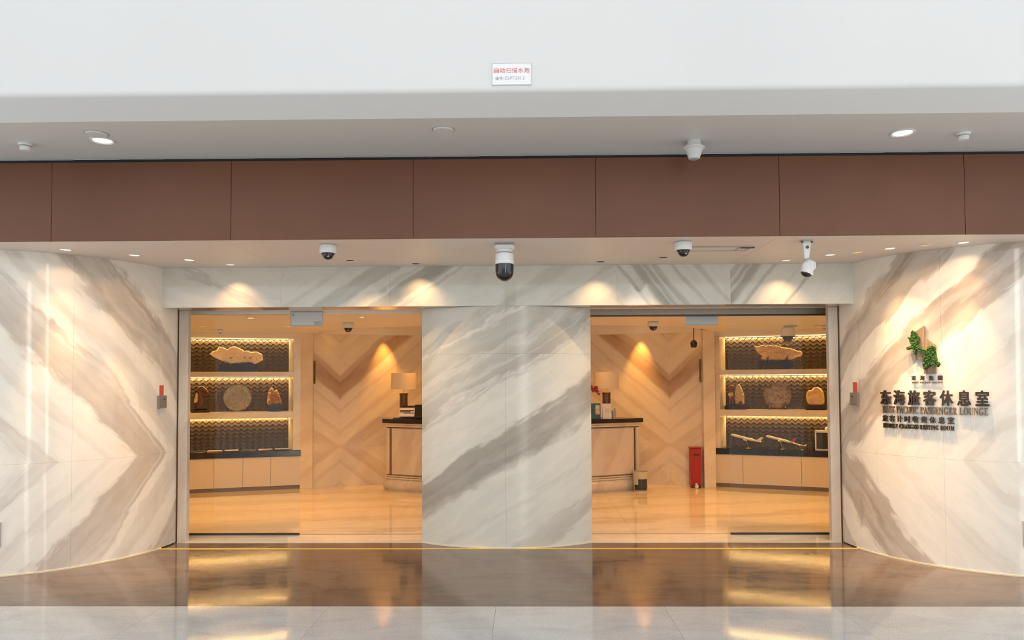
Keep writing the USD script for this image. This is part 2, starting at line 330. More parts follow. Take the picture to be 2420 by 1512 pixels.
def stone(name, base, dark, rough, seed):
    nodes = {"g": ("geometry", {}), "mp": ("mapping", {"scale": (1.0, 2.4, 1.0), "location": (seed, 0, 0)}), "n1": ("noise_texture", {"scale": 2.2, "detail": 8.0, "roughness": .7, "distortion": .6}),
             "n2": ("noise_texture", {"scale": 90.0, "detail": 2.0}), "r": ("rgb_ramp", {"ramp": [(.30, dark), (.52, base), (.75, tuple(np.array(base) * 1.12))]}),
             "fr": ("map_range", {"from_min": .3, "from_max": .7, "to_min": .86, "to_max": 1.1, "clamp": True}), "x": ("vector_math", {"math_type": "scale"}),
             "rr": ("map_range", {"from_min": .3, "from_max": .7, "to_min": rough * .8, "to_max": rough * 1.4, "clamp": True}), "p": ("principled_bsdf", {"specular_ior_level": .5})}
    return usdkit.material(stage, LOOKS + name, nodes, [("g.position", "mp.vector"), ("mp.vector", "n1.vector"), ("g.position", "n2.vector"), ("n1.fac", "r.fac"), ("n2.fac", "fr.value"), ("r.color", "x.vector1"), ("fr.result", "x.scale"), ("x.vector", "p.base_color"), ("n1.fac", "rr.value"), ("rr.result", "p.roughness")], surface="p.BSDF")
M["granite"] = stone("brown_granite_floor", (.145, .103, .076), (.09, .062, .045), .085, 1.0)
M["tile"] = [stone(f"grey_floor_tile_{k}", tuple(np.array((.475, .48, .475)) * s), tuple(np.array((.41, .415, .41)) * s), .06, 3.0 + k * 5) for k, s in enumerate((1.0, .97, 1.03))]

# ---------------------------------------------------------------- paths for curved stone
RW, XW, YW = 1.425, 4.77, 7.475
def wall_path(side):
    end = RW * math.pi / 2
    def f(s):
        if s <= 0: x, y, nx, ny = -XW + RW, YW - s, 1.0, 0.0
        elif s < end:
            a = s / RW; x, y, nx, ny = -XW + RW * math.cos(a), YW - RW * math.sin(a), math.cos(a), -math.sin(a)
        else: x, y, nx, ny = -XW - (s - end), YW - RW, 0.0, -1.0
        return (x if side < 0 else -x), y, (nx if side < 0 else -nx), ny
    return f
def pier_path(s):
    a = s / RW
    return RW * math.sin(a), 7.195 + RW - RW * math.cos(a), math.sin(a), -math.cos(a)
def line_path(x0, y0, x1, y1):
    L = math.hypot(x1 - x0, y1 - y0); ux, uy = (x1 - x0) / L, (y1 - y0) / L
    return lambda s: (x0 + ux * s, y0 + uy * s, uy, -ux)
def back_path(x):
    y = 12.1 - .081 * x * x; t = np.array([1, -.162 * x]); t /= np.hypot(*t)
    return x, y, t[1], -t[0]
def slab(path, s0, s1, z0, z1, thick, n=8, uvf=None, gap=.0004, off=0.0):
    """a stone piece following a path: own front, back and edges, with uv = (s, z) in metres"""
    s0, s1, z0, z1 = s0 + gap, s1 - gap, z0 + gap, z1 - gap
    ss = np.linspace(s0, s1, n + 1); uvf = uvf or (lambda s, z: (s, z))
    pt = lambda s, o, z: np.array([path(s)[0] + path(s)[2] * o, path(s)[1] + path(s)[3] * o, z])
    V, F, U = [], [], []
    def strip(rows):   # rows: list of (a, b) point pairs with uv
        base = len(V)
        for (a, ua), (b, ub) in rows: V.extend([a, b]); U.extend([ua, ub])
        for k in range(len(rows) - 1):
            i = base + 2 * k; F.extend([(i, i + 2, i + 3), (i, i + 3, i + 1)])
    strip([((pt(s, off, z0), uvf(s, z0)), (pt(s, off, z1), uvf(s, z1))) for s in ss])
    strip([((pt(s, off - thick, z1), uvf(s, z1)), (pt(s, off - thick, z0), uvf(s, z0))) for s in ss])
    strip([((pt(s, off, z1), uvf(s, z1)), (pt(s, off - thick, z1), uvf(s, z1 + thick))) for s in ss])
    strip([((pt(s, off - thick, z0), uvf(s, z0 - thick)), (pt(s, off, z0), uvf(s, z0))) for s in ss])
    strip([((pt(s0, off - thick, z), uvf(s0 - thick, z)), (pt(s0, off, z), uvf(s0, z))) for z in (z0, z1)])
    strip([((pt(s1, off, z), uvf(s1, z)), (pt(s1, off - thick, z), uvf(s1 + thick, z))) for z in (z0, z1)])
    V, F, U = np.array(V), np.array(F), np.array(U)
    a, b, c = V[F[:2]].transpose(1, 0, 2)[:3]
    nrm = np.cross(b[0] - a[0], c[0] - a[0]); p = path(s0)
    if nrm[0] * p[2] + nrm[1] * p[3] < 0: F = F[:, ::-1]
    return V, F, U
def slab_obj(name, parent, mat, *a, **k):
    v, f, u = slab(*a, **k); return obj(name, (v, f), mat, parent, smooth=True, uv=u)

# ================================================================ SETTING
ZC, ZL, ZH = 2.745, 2.37, 2.352          # recess ceiling, lounge ceiling, header underside
ZS, YF, YE = 3.40, 5.80, 4.97            # hall soffit height, brown fascia plane, soffit front edge
# --- floors
fl = struct("floor")
obj("granite_band", bx(-7.2, 7.2, 5.36, 7.475, -.06, 0), M["granite"], fl)
xs = [-.03 + 1.2 * k for k in range(-6, 7)]
for r, (y0, y1) in enumerate(((4.16, 5.36), (2.96, 4.16), (1.76, 2.96))):
    for i in range(len(xs) - 1):
        obj("floor_tile", bx(xs[i] + .0006, xs[i + 1] - .0006, y0 + .0006, y1 - .0006, -.05, 0, .0006), M["tile"][(i * 2 + r) % 3], fl)
obj("floor_bed", bx(-7.2, 7.2, 1.76, 5.36, -.08, -.0505), M["mortar"], fl)
obj("hall_paving", bx(-12, 12, -10, 1.76, -.06, -.0005), M["tile"][0], fl, label="plain grey paving running back under the viewer")
xj = [-5.4, -3.3, -1.34, 1.34, 3.3, 5.4]; yj = [7.90, 9.3, 10.7, 12.6]
for i in range(5):
    obj("threshold_slab", bx(max(xj[i], -3.43) + .001, min(xj[i + 1], 3.43) - .001, 7.475, 7.87, -.05, 0.004), M["marble_floor"], fl) if xj[i] < 3.43 and xj[i + 1] > -3.43 else None
    for j in range(3):
        obj("marble_floor_slab", bx(xj[i] + .001, xj[i + 1] - .001, yj[j] + .001, yj[j + 1] - .001, -.05, 0.0), M["marble_floor"], fl)
obj("floor_strip", bx(-3.405, 3.405, 7.19, 7.215, -.01, .004), M["brass"], fl, label="thin yellow inlay strip across the granite")
# --- recess ceiling, header, hall soffit
ce = struct("ceiling")
RECESS_LIGHTS = [(-3.70, 6.18), (-3.265, 6.47), (-2.90, 6.74), (-2.63, 7.02), (-1.43, 6.82), (-.85, 7.04), (.91, 7.00), (1.46, 6.78), (2.66, 7.00), (2.954, 6.71), (3.139, 6.588), (3.342, 6.41), (3.567, 6.262), (3.824, 6.159)]
LOUNGE_LIGHTS = [(-4.2, 8.7), (-3.0, 8.55), (-1.7, 8.55), (1.7, 8.55), (3.0, 8.55), (4.2, 8.7), (-4.1, 9.75), (-2.95, 9.8), (2.95, 9.8), (4.1, 9.75)]
def pierced(x0, x1, y0, y1, holes, r): return sbox(x0, y0, x1, y1).difference(union_all([Point(p).buffer(r, 8) for p in holes]))
for a, b in ((-7.2, -2.2), (-2.2, 2.2), (2.2, 7.2)):
    obj("ceiling_panel", xf(extrude(pierced(a + .001, b - .001, YF + .0205, 7.49, RECESS_LIGHTS, .043), .03), None, (0, 0, ZC)), M["recess"], ce)
obj("ceiling_backing", bx(-7.2, 7.2, YF + .061, 13.0, ZC + .031, ZC + .09), M["plinth"], ce)
ell = Polygon([(2.95 * math.cos(a), 11.25 + 1.42 * math.sin(a)) for a in np.linspace(0, 2 * math.pi, 64, endpoint=False)])
lc = pierced(-5.4, 5.4, 7.5, 12.45, LOUNGE_LIGHTS, .038).difference(ell)
obj("lounge_ceiling", xf(extrude(lc, .04), None, (0, 0, ZL)), M["lounge_white"], ce)
obj("oval_recess_ceiling", xf(extrude(ell.buffer(.12), .03), None, (0, 0, ZL + .16)), M["lounge_white"], ce)
ring = ell.buffer(.10).difference(ell.buffer(.06))
obj("oval_recess_edge", xf(extrude(ring, .12), None, (0, 0, ZL + .04)), M["lounge_white"], ce)
so = struct("ceiling")
obj("soffit_panel", bx(-8, 8, YE, YF + .02, ZS, ZS + .03), M["soffit"], so)
# --- white upper wall with a soft lower edge
wu = struct("wall_upper")
v, f = [], []
prof = [(YE, ZS), (4.818, 3.505), (4.808, 3.516), (4.802, 3.530), (4.80, 3.548), (4.80, 6.5), (5.1, 6.5), (5.1, 3.45)]
pv = np.array([(x, y, z) for x in (-8, 8) for y, z in prof]); n = len(prof)
ff = [(i, (i + 1) % n, n + (i + 1) % n, n + i) for i in range(n)]
obj("upper_wall_face", (pv, np.array([q[::-1] for q in ff])), M["white"], wu, smooth=25)
# --- brown fascia
wf = struct("wall_fascia")
fx = [-7.2, -6.46, -5.02, -3.58, -2.14, -.69, .75, 2.19, 3.63, 5.07, 6.51, 7.2]
for i in range(len(fx) - 1):
    obj("fascia_panel", bx(fx[i] + .0018, fx[i + 1] - .0018, YF, YF + .02, ZC - .002, ZS - .028, .001), M["brown"], wf)
obj("fascia_backing", bx(-7.2, 7.2, YF + .021, YF + .06, ZC + .035, ZS), M["black_gap"], wf)
# --- curved marble walls
for side, nm in ((-1, "wall_left"), (1, "wall_right")):
    w = struct(nm); pth = wall_path(side); mat = M["marble_wall"] if side < 0 else M["marble_wall_right"]
    cuts = [0.0, .55, 1.15, 1.75, 2.35, 3.2]
    for i in range(5):
        slab_obj("marble_slab", w, mat, pth, cuts[i], cuts[i + 1], .93, ZC, .03, n=10)
        slab_obj("marble_slab", w, mat, pth, cuts[i], cuts[i + 1], .012, .93, .03, n=10, uvf=lambda s, z: (s, 1.86 - z))
    slab_obj("foot_strip", w, M["foot_strip"], pth, .26, 3.2, 0, .013, .03, n=30, off=.006)
    slab_obj("mortar_bed", w, M["mortar"], pth, -.02, 3.25, 0, ZC + .02, .02, n=30, off=-.0305)
    # straight outer enclosure behind the stone
    sx = side
    obj("partition", bx(sx * 3.475, sx * 5.4, 7.60, 7.72, 0, ZC), M["lounge_white"], w)
    obj("side_partition", bx(sx * 5.4, sx * 5.5, 7.60, 12.6, 0, ZC), M["lounge_white"], w)
    obj("return_wall", bx(sx * 6.0, sx * 6.1, 6.1, 7.7, 0, ZC), M["lounge_white"], w)
# --- door casings
for side, k in ((-1, 1), (1, 2)):
    c = struct(f"trim_{k}")
    a, b = sorted((side * 3.335, side * 3.24))
    obj("stone_casing", bx(a, b, 7.475, 7.545, 0, ZH, .004), M["marble_trim"], c)
    a, b = sorted((side * 3.345, side * 3.335))
    obj("dark_edge", bx(a, b, 7.47, 7.56, 0, ZH), M["bronze"], c)
    a, b = sorted((side * 3.475, side * 3.43))
    obj("metal_edge", bx(a, b, 7.55, 7.90, 0, ZL), M["rail_grey"], c)
# --- header over the doors
hd = struct("wall_header")
hx = [-3.43, -2.2, -1.13, .02, 1.09, 2.19, 3.45]
hp = lambda s: (s, 7.20, 0.0, -1.0)
for i in range(6):
    uvf = {0: lambda s, z: (s + 3, z - 2.5), 1: lambda s, z: (s + 2.2, z - 1.6), 2: lambda s, z: (s + 2.2, z - 1.6), 3: lambda s, z: (s + 2.2, z - 1.6), 4: lambda s, z: (1.9 - s, z - 1.6), 5: lambda s, z: (s - 1.82, z - 1.6)}[i]
    slab_obj("marble_slab", hd, M["marble_plain"] if i == 0 else M["marble_header"] if i < 4 else M["marble_header_veined"], hp, hx[i], hx[i + 1], ZH + .0, ZC, .03, n=1, uvf=uvf)
obj("header_core", bx(-3.43, 3.45, 7.231, 7.50, ZH + .012, ZC), M["lounge_white"], hd)
obj("header_underside", bx(-3.43, 3.45, 7.232, 7.50, ZH, ZH + .011), M["marble_trim"], hd)
obj("upper_core", bx(-5.4, 5.4, 7.50, 7.72, 2.415, ZC), M["lounge_white"], hd)
# --- rounded pier between the doors
pr = struct("wall_pier"); A = .915
for (a, b) in ((-A, 0.0), (0.0, A)):
    slab_obj("marble_slab", pr, M["marble_pier"], pier_path, a, b, .012, 1.885, .03, n=14)
    slab_obj("marble_slab", pr, M["marble_pier"], pier_path, a, b, 1.885, 2.351, .03, n=14, uvf=lambda s, z: (s + .0, z + .03))
slab_obj("mortar_bed", pr, M["mortar"], pier_path, -A + .03, A - .03, 0, 2.351, .02, n=28, off=-.0305)
slab_obj("foot_strip", pr, M["foot_strip"], pier_path, -A, A, 0, .013, .03, n=28, off=.006)
obj("pier_core", bx(-.83, .83, 7.50, 7.90, 0, ZL), M["marble_trim"], pr)
# --- lounge back wall: book-matched slabs
bw = struct("wall_back")
mids = [(-3.06, -2.69), (-2.69, -1.85), (-1.85, -1.0), (-1.0, -.12), (-.12, .77), (.77, 1.61), (1.61, 2.45), (2.45, 2.90)]
for (a, b) in mids:
    c = -2.69 if b <= 0 else 2.45
    for (z0, z1, fz) in ((.62, ZL, lambda z: z), (0.0, .62, lambda z: 1.24 - z)):
        slab_obj("marble_slab", bw, M["marble_back"], back_path, a, b, z0, z1, .03, n=6, uvf=lambda s, z, c=c, fz=fz: (abs(s - c), fz(z)))
slab_obj("mortar_bed", bw, M["mortar"], back_path, -3.08, 2.92, 0, ZC, .02, n=24, off=-.0305)
slab_obj("cove_band", bw, M["lounge_white"], back_path, -3.06, 2.90, ZL, ZL + .16, .03, n=24)
for side in (-1, 1):
    a, b = (-3.25, -3.055) if side < 0 else (2.90, 3.075)
    obj("pilaster", bx(a, b, 11.287, 11.75, 0, ZL + .03, .004), M["marble_shelf"], bw)
for side in (-1, 1):
    cw = struct("wall_corner"); obj("corner_wall", bx(side * 3.24, side * 5.5, 12.45, 12.55, 0, ZC), M["lounge_white"], cw)
# --- opposite side of the hall: the windows that show up as streaks in the polished stone
wh = struct("wall_hall")
obj("hall_wall_face", bx(-12, 12, -10.3, -10, 0, 4), M["hall"], wh)
# tall light columns standing in the hall: they are the streaks mirrored in the polished left wall
for (x, y, nm) in ((3.9, -9.2, "right of the middle of the hall"), (2.75, -2.0, "right behind the viewer")):
    t = thing("light_column", "tall slim lit column standing in the hall, " + nm, "light column", (x, y, 0), group="hall light columns")
    r = .42 if y < -5 else .17
    obj("base", lathe([(0, 0), (r + .1, 0), (r + .1, .10), (r + .02, .14), (0, .14)], 32, (x, y, 0)), M["mullion"], t, smooth=30)
    obj("lit_tube", lathe([(0, .14), (r, .14), (r, 4.4), (0, 4.4)], 32, (x, y, 0)), M["column_lit"], t, smooth=30)
    obj("cap", lathe([(0, 4.4), (r + .03, 4.4), (r + .03, 4.5), (0, 4.5)], 32, (x, y, 0)), M["mullion"], t, smooth=30)

# ================================================================ FIXTURES
def downlight(x, y, z, r, lens, label, group, deep=0.0):
    t = thing("downlight", label, "ceiling light", (x, y, z), group=group)
    if deep:
        obj("trim_ring", lathe([(r, 0), (r, -.003), (r * .95, -.005), (r * .80, -.002), (r * .77, .0), (r, 0)], 28, (x, y, z)), M["recess"], t, smooth=30)
        obj("baffle", lathe([(r * .76, .0), (r * .76, deep + .002), (r * .72, deep + .002), (r * .72, .0), (r * .76, .0)], 28, (x, y, z)), M["lens_off"] if lens is M["lens_off"] else M["cam_white"], t, smooth=30)
        obj("lens", lathe([(0, deep - .001), (r * .70, deep - .001), (r * .70, deep + .001), (0, deep + .001)], 28, (x, y, z)), lens, t, smooth=30)
        return t
    obj("trim_ring", lathe([(r, 0), (r, -.006), (r * .92, -.009), (r * .80, -.004), (r * .74, 0), (r, 0)], 28, (x, y, z)), M["soffit"], t, smooth=30)
    obj("lens", lathe([(0, -.003), (r * .76, -.003), (r * .76, 0), (0, 0)], 28, (x, y, z)), lens, t, smooth=30)
    return t
# recess downlights: where they sit and where each one points
rec = [((-.0, .04, -1), 1.1), ((-.04, .04, -1), 1.1), ((-.06, .06, -1), 1.1), ((.02, .0, -1), .35), ((.22, .08, -1), .9), ((.06, .03, -1), .35), ((-.06, .03, -1), .35), ((-.2, .08, -1), .9),
       ((-.02, .02, -1), .4), ((.06, .06, -1), .8), ((.06, .04, -1), .8), ((.04, .04, -1), .8), ((.0, .04, -1), .8), ((.0, .04, -1), 1.0)]
names = ["nearest the left end of the row", "above the slanting grey vein of the left wall", "closest to the left corner of the header", "glowing above the pale left header slab",
         "just right of the left dome camera", "midway between left dome camera and tall black dome", "midway between tall black dome and right dome camera", "under the right dome camera beside the slot vent",
         "just left of the hanging bracket camera", "just right of the hanging bracket camera", "left of the two dark ones above the right wall", "lit one above the green emblem", "between the emblem and the right end of the row", "nearest the right end of the row"]
for (x, y), (d, p), nm in zip(RECESS_LIGHTS, rec, names):
    on = nm.split()[0] in ("nearest", "above", "closest", "glowing", "just", "lit") and "dome" not in nm
    downlight(x, y, ZC, .055, M["lens_warm"] if on else M["lens_off"], ("lit" if on else "dark looking") + " recessed downlight " + nm.replace("lit one ", ""), "recess downlights", deep=.03)
    if abs(x) > 2.8:                                    # wall washers: a strong narrow core inside weaker wide light
        q = p * E_RECESS / 11
        for ang, k in ((72, .75), (40, 3.6), (23, 20.0)): spot((x, y, ZC + .020), (d[0] * .5, d[1] * .5, -1), k * q, WARM, ang, .8, .006)
        if 3.1 < x < 3.2: spot((x, y, ZC + .020), (.42, .0, -.80), 22.0, WARM, 25, 1.0, .006)
    else: spot((x, y, ZC + .020), d, E_RECESS * p, WARM, 50, 1.0, .006)
for x, y, nm in ((-2.918, 5.352, "at the left of the grey soffit"), (2.932, 5.357, "at the right of the grey soffit")):
    downlight(x, y, ZS, .085, M["lens_on"], "bright white round downlight " + nm, "soffit downlights")
for x, y, nm in ((-2.876, 5.205, "behind the left bright downlight"), (-.384, 5.198, "in the middle of the grey soffit")):
    t = thing("cover_plate", "pale round flush cover plate " + nm, "cover plate", (x, y, ZS), group="soffit cover plates")
    obj("disc", lathe([(0, -.012), (.066, -.012), (.074, -.006), (.074, 0), (0, 0)], 28, (x, y, ZS)), M["soffit"], t, smooth=30)
    obj("rim", lathe([(.074, -.003), (.082, -.003), (.082, 0), (.074, 0)], 28, (x, y, ZS)), M["cam_grey"], t, smooth=30)
for x, y, nm in ((-3.538, 5.42, "far left"), (3.385, 5.389, "far right")):
    t = thing("smoke_detector", f"small white cylindrical detector at the {nm} of the grey soffit", "smoke detector", (x, y, ZS), group="soffit detectors")
    obj("base", lathe([(0, -.014), (.044, -.014), (.048, -.008), (.048, 0), (0, 0)], 24, (x, y, ZS)), M["cam_white"], t, smooth=30)
    obj("collar", lathe([(0, -.022), (.030, -.022), (.030, -.014), (0, -.014)], 24, (x, y, ZS)), M["cam_grey"], t, smooth=30)
    obj("sensor", lathe([(0, -.050), (.030, -.050), (.036, -.045), (.038, -.022), (0, -.022)], 24, (x, y, ZS)), M["cam_white"], t, smooth=30)
x, y = 1.458, 5.50
t = thing("ceiling_speaker", "cream tapered bell shaped unit hanging under the grey soffit", "ceiling speaker", (x, y, ZS))
obj("neck", lathe([(0, -.045), (.060, -.045), (.050, -.02), (.048, 0), (0, 0)], 32, (x, y, ZS)), M["soffit"], t, smooth=30)
obj("bell", lathe([(0, -.135), (.036, -.135), (.041, -.131), (.052, -.10), (.064, -.066), (.078, -.056), (.080, -.050), (.060, -.045), (0, -.045)], 32, (x, y, ZS)), M["white"], t, smooth=30)
obj("grille", lathe([(0, -.139), (.030, -.139), (.034, -.135), (0, -.135)], 32, (x, y, ZS)), M["cam_grey"], t, smooth=30)

# --- security cameras
def dome_camera(x, y, z, r, h, label, group, mat, name="dome_camera"):
    t = thing(name, label, "security camera", (x, y, z), group=group); o = (x, y, z)
    obj("base_plate", lathe([(0, -.008), (r * .92, -.008), (r * .92, 0), (0, 0)], 32, o), M["cam_grey"], t, smooth=30)
    obj("housing", lathe([(0, -h), (r * .92, -h), (r * .98, -h + .006), (r, -h + .014), (r, -.014), (r * .96, -.008), (0, -.008)], 40, o), mat, t, smooth=30)
    k = r * .66
    obj("collar", lathe([(0, -h - .008), (k * 1.12, -h - .008), (k * 1.2, -h), (0, -h)], 36, o), M["dark_metal"], t, smooth=30)
    dm = obj("dome", lathe([(k * math.sin(a), -h - .008 - k * .95 * math.cos(a)) for a in np.linspace(0, math.pi / 2, 10)] + [(0, -h - .008)], 36, o), M["cam_black"], t, smooth=30)
    obj("lens", sphere((x + .01, y - k * .78, z - h - .008 - k * .42), k * .22, 2, (1, .5, 1)), M["cam_grey"], dm, smooth=True)
    return t
dome_camera(-1.431, 6.05, ZC, .070, .072, "white dome camera with small black dome on the recess ceiling, left of centre", "recess dome cameras", M["cam_white"])
dome_camera(1.485, 6.03, ZC, .070, .072, "white dome camera with small black dome beside the slot vent", "recess dome cameras", M["cam_white"])
dome_camera(-2.05, 9.35, ZL, .072, .065, "beige lit dome camera on the lounge ceiling behind the left doorway notice", "lounge dome cameras", M["cam_white"])
dome_camera(1.83, 9.45, ZL, .072, .060, "beige lit dome camera on the lounge ceiling behind the right doorway", "lounge dome cameras", M["cam_white"])
x, y = .024, 6.06
t = thing("tall_dome_camera", "large white camera with long black dome hanging over the pier", "security camera", (x, y, ZC)); o = (x, y, ZC)
obj("ceiling_plate", bx(x - .078, x + .078, y - .07, y + .07, ZC - .008, ZC, .003), M["cam_grey"], t)
obj("bracket", bx(x - .083, x + .083, y - .075, y + .075, ZC - .052, ZC - .010, .016), M["cam_white"], t, smooth=40)
obj("neck", lathe([(0, -.072), (.062, -.072), (.066, -.066), (.066, -.052), (0, -.052)], 36, o), M["cam_white"], t, smooth=30)
obj("neck_ring", lathe([(0, -.080), (.056, -.080), (.056, -.072), (0, -.072)], 36, o), M["cam_grey"], t, smooth=30)
obj("housing", lathe([(0, -.172), (.074, -.172), (.078, -.168), (.078, -.140), (.075, -.136), (.075, -.092), (.072, -.084), (.060, -.080), (0, -.080)], 40, o), M["cam_white"], t, smooth=30)
obj("dome", lathe([(.0745 * math.sin(a), -.232 - .078 * math.cos(a)) for a in np.linspace(0, math.pi / 2, 12)] + [(.0755, -.200), (.076, -.174), (0, -.172)], 40, o), M["cam_black"], t, smooth=30)
# hanging bracket camera on the right
x, y = 2.475, 6.02
t = thing("hanging_camera", "white turret camera hanging from a pole bracket at the right of the header", "security camera", (x, y, ZC))
obj("ceiling_plate", bx(x - .040, x + .046, y - .035, y + .035, ZC - .010, ZC, .003), M["cam_grey"], t)
for dx in (-.046, .052): obj("bolt", lathe([(0, -.022), (.008, -.022), (.011, -.010), (0, -.010)], 12, (x + dx * .8, y - .02, ZC)), M["bronze"], t, smooth=30)
pole = Manifold.hull_points(np.array([(x + sx * w, y + sy * w * .8, z) for z, w in ((ZC - .01, .026), (ZC - .028, .032), (ZC - .07, .022), (ZC - .148, .017)) for sx in (-1, 1) for sy in (-1, 1)]))
obj("pole", mesh_of(pole), M["cam_white"], t, smooth=40)
obj("cable_hole", xf(lathe([(0, -.001), (.012, -.001), (.012, .004), (0, .004)], 20), rotx(math.pi / 2), (x + .002, y - .024, ZC - .058)), M["cam_black"], t, smooth=30)
obj("elbow", sphere((x + .014, y, ZC - .158), .024, 2, (1.1, 1, .8)), M["cam_grey"], t, smooth=True)
hb = Manifold.batch_hull([Manifold.sphere(.045, 32).translate((x + .022, y, ZC - .200)), Manifold.sphere(.038, 32).translate((x + .016, y - .02, ZC - .232))])
obj("turret", mesh_of(hb), M["cam_white"], t, smooth=50)
hb = Manifold.batch_hull([Manifold.sphere(.040, 32).translate((x - .008, y - .025, ZC - .215)), Manifold.sphere(.046, 32).translate((x - .012, y - .035, ZC - .255)), Manifold.sphere(.03, 32).translate((x + .012, y - .03, ZC - .280))])
hb = hb.trim_by_plane((0.35, 0, .94), (ZC - .286) * .94 + .35 * (x - .012))
hd2 = obj("camera_head", mesh_of(hb), M["cam_white"], t, smooth=50)
hb2 = Manifold.batch_hull([Manifold.sphere(.0425, 32).translate((x - .015, y - .036, ZC - .259)), Manifold.sphere(.026, 32).translate((x + .006, y - .03, ZC - .276))])
obj("lens_window", mesh_of(hb2), M["cam_black"], t, smooth=50)
obj("cap_disc", xf(lathe([(0, 0), (.040, 0), (.036, .012), (0, .014)], 28), roty(math.pi / 2), (x + .052, y, ZC - .205)), M["cam_white"], t, smooth=30)
# --- slot vent with a loose cover
t = thing("slot_vent", "long grey slot cover in the recess ceiling right of the dome camera", "vent", (1.88, 6.35, ZC))
for (a, b, c, d) in ((1.60, 2.13, 6.245, 6.262), (1.60, 2.10, 6.428, 6.445), (1.60, 1.617, 6.262, 6.428), (2.10, 2.117, 6.262, 6.445)): obj("frame", bx(a, b, c, d, ZC - .008, ZC, .002), M["cam_grey"], t)
obj("cover", bx(1.617, 2.10, 6.263, 6.427, ZC - .004, ZC), M["recess"], t)
obj("catch", bx(2.02, 2.14, 6.268, 6.285, ZC - .014, ZC - .004, .003), M["dark_metal"], t)
obj("latch", bx(2.01, 2.017, 6.262, 6.43, ZC - .010, ZC - .004), M["cam_grey"], t)

# --- notice plate on the white wall above
t = thing("water_cannon_sign", "small white plate with red characters on the high white wall", "sign", (.106, 4.80, 3.60))
sx0, sx1, sz0, sz1 = -.022, .240, 3.552, 3.700
def plate_text(txt, h, x, z, y, mat, name, par, font="Noto Sans CJK Regular", width=None, ref=None, depth=.0012, grow=0.0):
    g, adv = glyphs(txt, h, font, ref or txt, grow)
    b = g.bounds; g = affinity.translate(g, -b[0], 0)
    if width: g = affinity.scale(g, width / (b[2] - b[0]), 1, origin=(0, 0))
    v, f = extrude(g, depth); v = v[:, [0, 2, 1]] * np.array([1, -1, 1]) + np.array([x, y, z])
    return obj(name, (v, f), mat, par)
obj("plate", bx(sx0, sx1, 4.796, 4.7995, sz0, sz1), M["sign_face"], t)
obj("edge_line", join(bx(sx0, sx1, 4.7945, 4.796, sz0, sz0 + .0045), bx(sx0, sx1, 4.7945, 4.796, sz1 - .0045, sz1), bx(sx0, sx0 + .0045, 4.7945, 4.796, sz0 + .0045, sz1 - .0045), bx(sx1 - .0045, sx1, 4.7945, 4.796, sz0 + .0045, sz1 - .0045)), M["sign_edge"], t)
for i, c in enumerate("自动扫描水炮"): plate_text(c, .034, sx0 + .013 + i * .040, sz0 + .084, 4.796, M["text_red"], "character", t, width=.034)
for i, c in enumerate("编号"): plate_text(c, .022, sx0 + .024 + i * .026, sz0 + .036, 4.796, M["text_grey"], "character", t, width=.021)
obj("colon", join(bx(sx0 + .077, sx0 + .081, 4.7948, 4.796, sz0 + .038, sz0 + .042), bx(sx0 + .077, sx0 + .081, 4.7948, 4.796, sz0 + .050, sz0 + .054)), M["text_grey"], t)
for i, c in enumerate("ESPF3012"): plate_text(c, .019, sx0 + .088 + i * .0165, sz0 + .037, 4.796, M["text_grey"], "letter", t, font="Inter", width=.0105 if c != "1" else .006, ref="E")

# --- readers and wall boxes on the curved stone
def on_wall(side, s0, s1, z0, z1, o0, o1, n=6):
    v, f, u = slab(wall_path(side), s0, s1, z0, z1, o1 - o0, n=n, gap=0, off=o1); return v, f
for side, nm in ((-1, "left"), (1, "right")):
    t = thing("card_reader", f"taupe wall reader box with a red sticker beside the {nm} doorway", "card reader", (side * 3.38, 7.2, 1.36), group="door readers")
    obj("box", on_wall(side, .232, .338, 1.372, 1.492, 0, .028), M["plate_grey"], t)
    obj("face_plate", on_wall(side, .242, .328, 1.382, 1.482, .028, .031), M["rail_grey"], t)
    obj("red_sticker", on_wall(side, .246, .305, 1.494, 1.592, 0, .003), M["red_sticker"], t)
    obj("indicator", on_wall(side, .262, .282, 1.452, 1.462, .031, .033, 2), M["dark_metal"], t)
for side, nm, s0 in ((-1, "left", 1.655), (1, "right", 1.70)):
    t = thing("wall_box", f"dark brown framed box low on the curved wall at the {nm} edge", "wall box", (side * 4.3, 6.1, .25), group="low wall boxes")
    obj("panel", on_wall(side, s0 + .012, s0 + .388, .262, .443, 0, .012), M["brown_frame"], t)
    for (a, b, c, d) in ((s0, s0 + .4, .25, .262), (s0, s0 + .4, .443, .455), (s0, s0 + .012, .262, .443), (s0 + .388, s0 + .4, .262, .443)): obj("frame", on_wall(side, a, b, c, d, 0, .016, 6), M["steel"], t)

